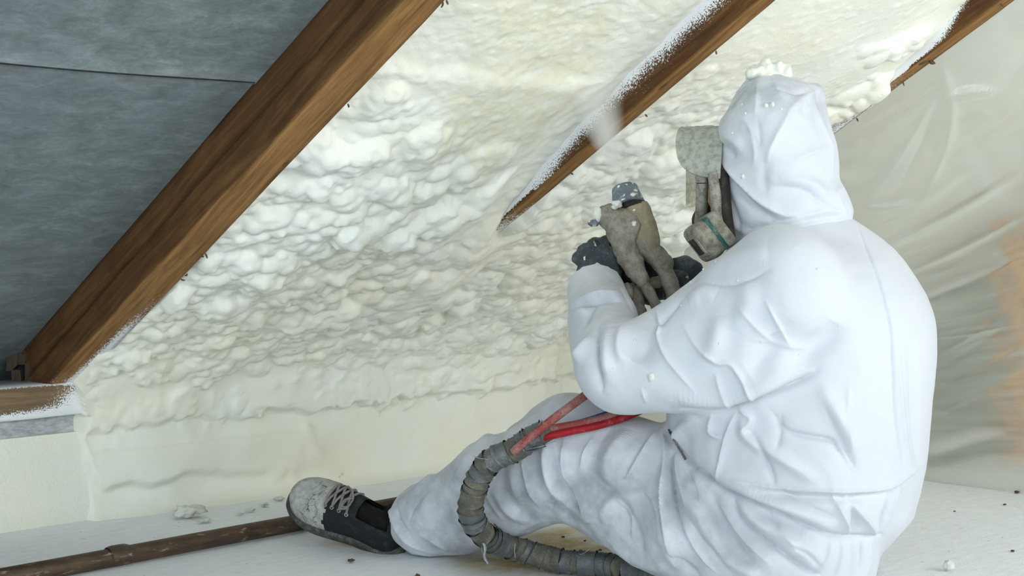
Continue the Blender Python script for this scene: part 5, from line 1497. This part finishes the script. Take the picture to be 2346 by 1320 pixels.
lump('valve_tip', Vw(Q(1360, 511, 2.555)), (.010, .010, .006), M['gun_cap'], gun, 4, 0.25)
for i, (x, y, D_, r) in enumerate([(1412, 468, 2.544, .0085), (1408, 474, 2.546, .006), (1450, 447, 2.553, .005), (1452, 513, 2.536, .006), (1480, 537, 2.545, .004), (1453, 482, 2.546, .003), (1477, 486, 2.552, .003)]):
    lump('foam_splash', Vw(Q(x, y, D_)), (r, r, r*0.8), M['crumb_white'], gun, i, 0.6, 9)
# grip between the hands and the dark trigger space
def grip(fl):
    fl.f = fl.cone(Q(1466, 560, 2.605), Q(1490, 672, 2.640), .022, .022).astype(np.float32)
    fl.add(fl.cone(Q(1420, 565, 2.60), Q(1440, 660, 2.605), .015, .015), .01)
sdf_part('grip', Q(1390, 720, 2.62)-np.array((0, .05, 0)), Q(1540, 520, 2.62)+np.array((0, .05, 0)), .0035, grip, M['gun_dark'], gun, .001)
lump('trigger_block', Vw(Q(1502, 648, 2.60)), (.016, .014, .010), M['gun_foam'], gun, 6, 0.3)
lump('hose_knuckle', Vw(Q(1435, 670, 2.545)), (.0135, .013, .0165), M['gun_foam'], gun, 7, 0.15, 16)
tube('air_hose', Vw(catmull([Q(1452, 655, 2.575), Q(1457, 692, 2.56), Q(1464, 720, 2.545), Q(1475, 760, 2.53)], 16)), np.linspace(.0150, .0130, 16), M['gun_foam'], gun, 14, rfun=lambda t, a: 1+0.08*np.sin(7*t*3+2*a))
tube('feed_hose', Vw(catmull([Q(1466, 640, 2.545), Q(1484, 665, 2.545), Q(1505, 705, 2.545), Q(1530, 760, 2.54)], 20)), .0098, M['gun_foam'], gun, 12, rfun=lambda t, a: 1+0.07*np.sin(21*t)+0.04*np.sin(3*a))
tube('feed_hose', Vw(catmull([Q(1515, 604, 2.572), Q(1530, 635, 2.572), Q(1542, 670, 2.57), Q(1560, 730, 2.56)], 20)), .0145, M['gun_foam'], gun, 14, rfun=lambda t, a: 1+0.05*np.sin(17*t)+0.03*np.sin(3*a))
for (a, b, r) in [(Q(1464, 637, 2.545), Q(1469, 643, 2.545), .0135), (Q(1514, 601, 2.572), Q(1519, 608, 2.572), .0165)]:
    tube('hose_clamp', Vw(np.array([a, (a+b)/2, b])), r, M['gun_dark'], gun, 16)

# ------------------------------------------------------------------ taped hose bundle
bun = empty('hose_bundle', Vw(Q(1300, 1318, 2.56)))
tag(bun, 'hose bundle wrapped in grey duct tape looping over the leg, red hoses coming out', 'hose')
HP = [(1262, 984, 2.44), (1222, 1002, 2.44), (1180, 1030, 2.44), (1135, 1050, 2.445), (1106, 1078, 2.455), (1088, 1118, 2.465), (1078, 1160, 2.475), (1085, 1195, 2.49), (1108, 1224, 2.52), (1142, 1245, 2.555), (1185, 1259, 2.575), (1230, 1272, 2.575), (1290, 1288, 2.56), (1350, 1298, 2.545), (1400, 1304, 2.53), (1450, 1318, 2.49), (1510, 1345, 2.43), (1600, 1385, 2.34)]
hp = catmull([Q(*q) for q in HP], 200)
hp[:, 2] = np.maximum(hp[:, 2], 0.0215)
tube('taped_sleeve', Vw(hp), .0192, M['tape_dirty'], bun, 20, rfun=lambda t, a: 1 + 0.05*pn(t*60, np.cos(a)*1.5, np.sin(a)*1.5) + 0.03*pn(t*160, np.cos(a)*3, np.sin(a)*3) - 0.12*smooth(.05, 0.0, t))
tg, Ng, Bg = frames(hp)
rs = np.random.RandomState(5)
pos = 6
while pos < 192:
    ln = int(rs.randint(5, 10))
    i0, i1 = pos, min(pos+ln, 197)
    seg = hp[i0:i1+1]
    if len(seg) < 4: break
    m = len(seg); r0 = .0200+rs.uniform(0, .0016)
    tilt = rs.uniform(-0.35, 0.35); tph = rs.uniform(0, 6.28)
    ang = np.linspace(0, 2*math.pi, 22, endpoint=False)
    V_ = []
    for k_ in range(m):
        flare = 1 + (0.03+0.09*rs.rand() if k_ in (0, m-1) else 0.0)
        for a in ang:
            rr = r0*flare*(1 + 0.06*float(pn(a*1.7, pos*0.37, k_*0.6)) + 0.055*float(pn(math.cos(a)*2.5, math.sin(a)*2.5, pos*1.3+k_*1.1)))
            sh_ = tilt*math.cos(a-tph)*0.020
            V_.append(seg[k_] + tg[i0+k_]*sh_ + (Ng[i0+k_]*math.cos(a)+Bg[i0+k_]*math.sin(a))*rr)
    V_ = np.array(V_)
    w0 = Vw(V_); w0[:, 2] = np.maximum(w0[:, 2], 0.0008)
    mk('tape_wrap', w0, grid_faces(m, 22, wrap_v=True), M['tape'] if rs.rand() < 0.62 else M['tape_dirty'], bun)
    pos += max(3, ln-rs.randint(0, 3))
# frayed ends of tape
def strip(pts, w, mat='tape_frayed'):
    p = Vw(catmull([Q(*q) for q in pts], 12)); t_, n_, b_ = frames(p)
    off = np.linspace(1, 0.5, 12)[:, None]*w
    jag = 1+0.25*np.sin(np.arange(12)*2.3)[:, None]
    up_, dn_ = p+n_*off*jag, p-n_*off*jag
    V_ = np.vstack([up_, dn_, up_+b_*0.0008, dn_+b_*0.0008]); F_ = []
    for k_ in range(11):
        F_ += [(k_, k_+1, 12+k_+1, 12+k_), (24+k_, 36+k_, 36+k_+1, 24+k_+1), (k_, 24+k_, 24+k_+1, k_+1), (12+k_, 12+k_+1, 36+k_+1, 36+k_)]
    mk('tape_end', V_, F_, M[mat], bun)
strip([(1108, 1240, 2.505), (1112, 1258, 2.50), (1110, 1275, 2.50), (1118, 1292, 2.50)], .0032)
strip([(1106, 1246, 2.507), (1104, 1262, 2.50), (1110, 1285, 2.50)], .002, 'tape')
strip([(1215, 1028, 2.425), (1240, 1022, 2.42), (1258, 1016, 2.42), (1274, 1010, 2.42)], .0045)
strip([(1205, 1034, 2.425), (1228, 1030, 2.42), (1252, 1022, 2.42)], .0055, 'tape_dirty')
strip([(1232, 978, 2.425), (1238, 968, 2.42), (1242, 962, 2.42)], .002)
strip([(1180, 1246, 2.55), (1179, 1262, 2.547), (1181, 1278, 2.547)], .0012)
strip([(1222, 1282, 2.55), (1216, 1296, 2.548)], .0010) if False else None
strip([(1285, 1268, 2.545), (1282, 1282, 2.54), (1278, 1292, 2.54)], .0014, 'gun_dark')
strip([(1322, 1272, 2.54), (1340, 1266, 2.535), (1352, 1256, 2.535)], .0022)
strip([(1148, 1222, 2.535), (1140, 1208, 2.53), (1132, 1200, 2.53)], .003, 'tape')
strip([(1088, 1046, 2.44), (1100, 1050, 2.43), (1120, 1052, 2.425)], .0014)
# red hoses
def hose(pts, r, mat, lab):
    o = tube(lab[0], Vw(catmull([Q(*q) for q in pts], 60)), r, M[mat], bun, 14, rfun=lambda t, a: 1+0.02*np.sin(40*t))
    o['label'] = lab[1]
hose([(1176, 1036, 2.418), (1196, 1018, 2.412), (1240, 982, 2.405), (1300, 936, 2.41), (1362, 890, 2.44), (1420, 845, 2.47), (1480, 790, 2.52), (1505, 720, 2.54)], .0072, 'hose_red_dusty', ('supply_hose', 'dusty red hose rising to the elbow'))
hose([(1240, 990, 2.435), (1262, 983, 2.43), (1320, 972, 2.43), (1385, 957, 2.44), (1450, 934, 2.46), (1530, 890, 2.52), (1560, 800, 2.56), (1556, 720, 2.565)], .0066, 'hose_red_dusty', ('supply_hose', 'upper one of the two red hoses running under the sleeve'))
hose([(1240, 1004, 2.432), (1264, 998, 2.425), (1320, 986, 2.425), (1390, 970, 2.435), (1470, 940, 2.46), (1540, 900, 2.52), (1570, 810, 2.58), (1560, 730, 2.58)], .0064, 'hose_red', ('supply_hose', 'bright red hose running under the sleeve'))
hose([(1330, 968, 2.45), (1390, 948, 2.46), (1432, 928, 2.475), (1500, 880, 2.53), (1545, 800, 2.57)], .0048, 'hose_blue', ('air_line', 'thin blue air line beside the red hoses'))

# ------------------------------------------------------------------ pipe on the floor
pipe = empty('metal_pipe', (1.31, 2.375, 0.0))
tag(pipe, 'rusty brown pipe lying on the floor along the foam wall', 'pipe')
xp = np.linspace(0.55, 2.02, 60)
pth = np.stack([xp, 2.371+(xp-1.308)*0.05, np.full(60, 0.0172)+0.0004*np.sin(xp*9)], 1)
tube('pipe_body', pth, 0.0166, M['pipe'], pipe, 28)
i0 = 31
cp = np.array([[1.300+q, 2.371, 0.0192] for q in np.linspace(0, 0.040, 9)])
tube('coupling_sleeve', cp, np.array([.0170, .0186, .0190, .0190, .0190, .0190, .0190, .0186, .0172]), M['pipe'], pipe, 28)

# ------------------------------------------------------------------ crumbs
def crumb(name, x, y, r, mat, label, cat, group=None, seed=0, flat=0.6, rough=0.5):
    p = floor_at(x, y)
    rr3 = np.array((r, r*0.8, r*flat))
    o = lump(name, (p[0], p[1], rr3[2]*0.75), rr3, M[mat], None, seed, rough, 12)
    o.location.z = 0.0
    zmin = min(v.co.z for v in o.data.vertices)
    for v in o.data.vertices: v.co.z -= zmin
    tag(o, label, cat, group)
crumb('foam_crumb', 2174, 1308, .0115, 'crumb_white', 'white foam crumb on the floor behind the worker', 'foam crumb', None, 3, 0.75)
crumb('foam_clod', 432, 1186, .030, 'crumb_white', 'flat clod of foam on the floor at the foot of the foam wall', 'foam crumb', None, 5, 0.36, 0.7)
for i, (x, y, r) in enumerate([(470, 1197, .012), (550, 1180, .007), (575, 1172, .010), (605, 1160, .009), (640, 1146, .012)]):
    crumb('foam_flake', x, y, r, 'crumb_white', ['foam flake lying right beside the flat foam clod', 'smallest foam flake, next but one to the flat clod', 'third foam flake from the clod, halfway to the sneaker', 'fourth foam flake from the clod, next but one to the sneaker toe', 'large foam flake nearest the sneaker toe, above the pipe'][i], 'foam crumb', 'foam flakes beside the pipe', 20+i, 0.28, 0.8)
crumb('dirt_crumb', 805, 1288, .0060, 'crumb_dark', 'brown crumb of dirt on the floor in front of the sneaker', 'dirt crumb', None, 2, 0.4, 0.8)
crumb('dirt_crumb', 957, 1322, .0045, 'crumb_dark', 'brown crumb of dirt in front of the trouser hem', 'dirt crumb', None, 9, 0.5, 0.8)
crumb('dirt_crumb', 60, 1208, .0075, 'crumb_dark', 'dark dirt heap at the foot of the dusted eaves wall', 'dirt crumb', None, 12, 0.7, 0.9)
for i, (x, y, r) in enumerate([(2302, 1158, .0040), (2320, 1264, .0040), (2187, 1173, .0030), (2330, 1130, .006)]):
    crumb('dirt_speck', x, y, r, 'crumb_dark', ['dark dirt speck at the right edge, below the foot of the plastic sheet', 'dark dirt speck at the right edge, lowest by the foam crumb', 'tiny dark speck nearest the worker below the plastic sheet', 'dark dirt lump right at the foot of the plastic sheet'][i], 'dirt speck', 'dirt specks by the plastic sheet', 40+i, 0.35, 0.8)
for i, (x, y, r) in enumerate([(1290, 1232, .0035), (1262, 1262, .003), (1340, 1240, .0025), (1375, 1262, .0035)]):
    crumb('dirt_speck', x, y, r, 'crumb_dark', ['dark dirt speck farthest back under the bent knee', 'dark dirt speck leftmost under the knee, close to the taped hose', 'tiny dark dirt speck under the middle of the bent thigh', 'dark dirt speck rightmost under the thigh, above the taped hose'][i], 'dirt speck', 'dirt specks under the knee', 60+i, 0.35, 0.8)

# ------------------------------------------------------------------ spray leaving the nozzle
a, b = Vw(Q(1425, 428, 2.592)), Vw(Q(1352, 190, 2.84))
n = 20; m = 24
axis = Vector(b-a); Ln = axis.length
th = np.linspace(0, 2*math.pi, m, endpoint=False)
zz = np.linspace(0, Ln, n); rr2 = np.interp(zz/Ln, [0, .10, .35, .7, .93, 1.0], [.004, .011, .030, .052, .064, .045])
V_ = np.array([[(math.cos(q)*r*1.15, math.sin(q)*r, z) for q in th] for z, r in zip(zz, rr2)]).reshape(-1, 3)
F_ = [tuple(q) for q in grid_faces(n, m, wrap_v=True)] + [tuple(range(m-1, -1, -1)), tuple((n-1)*m+k for k in range(m))]
mist = mk('spray_mist', V_, [f[::-1] for f in F_], M['mist'], origin=(0, 0, 0))
mist.location = a; mist.rotation_euler = axis.to_track_quat('Z', 'Y').to_euler()
tag(mist, 'cone of pale spray mist shooting up from the nozzle', 'spray', kind='stuff')
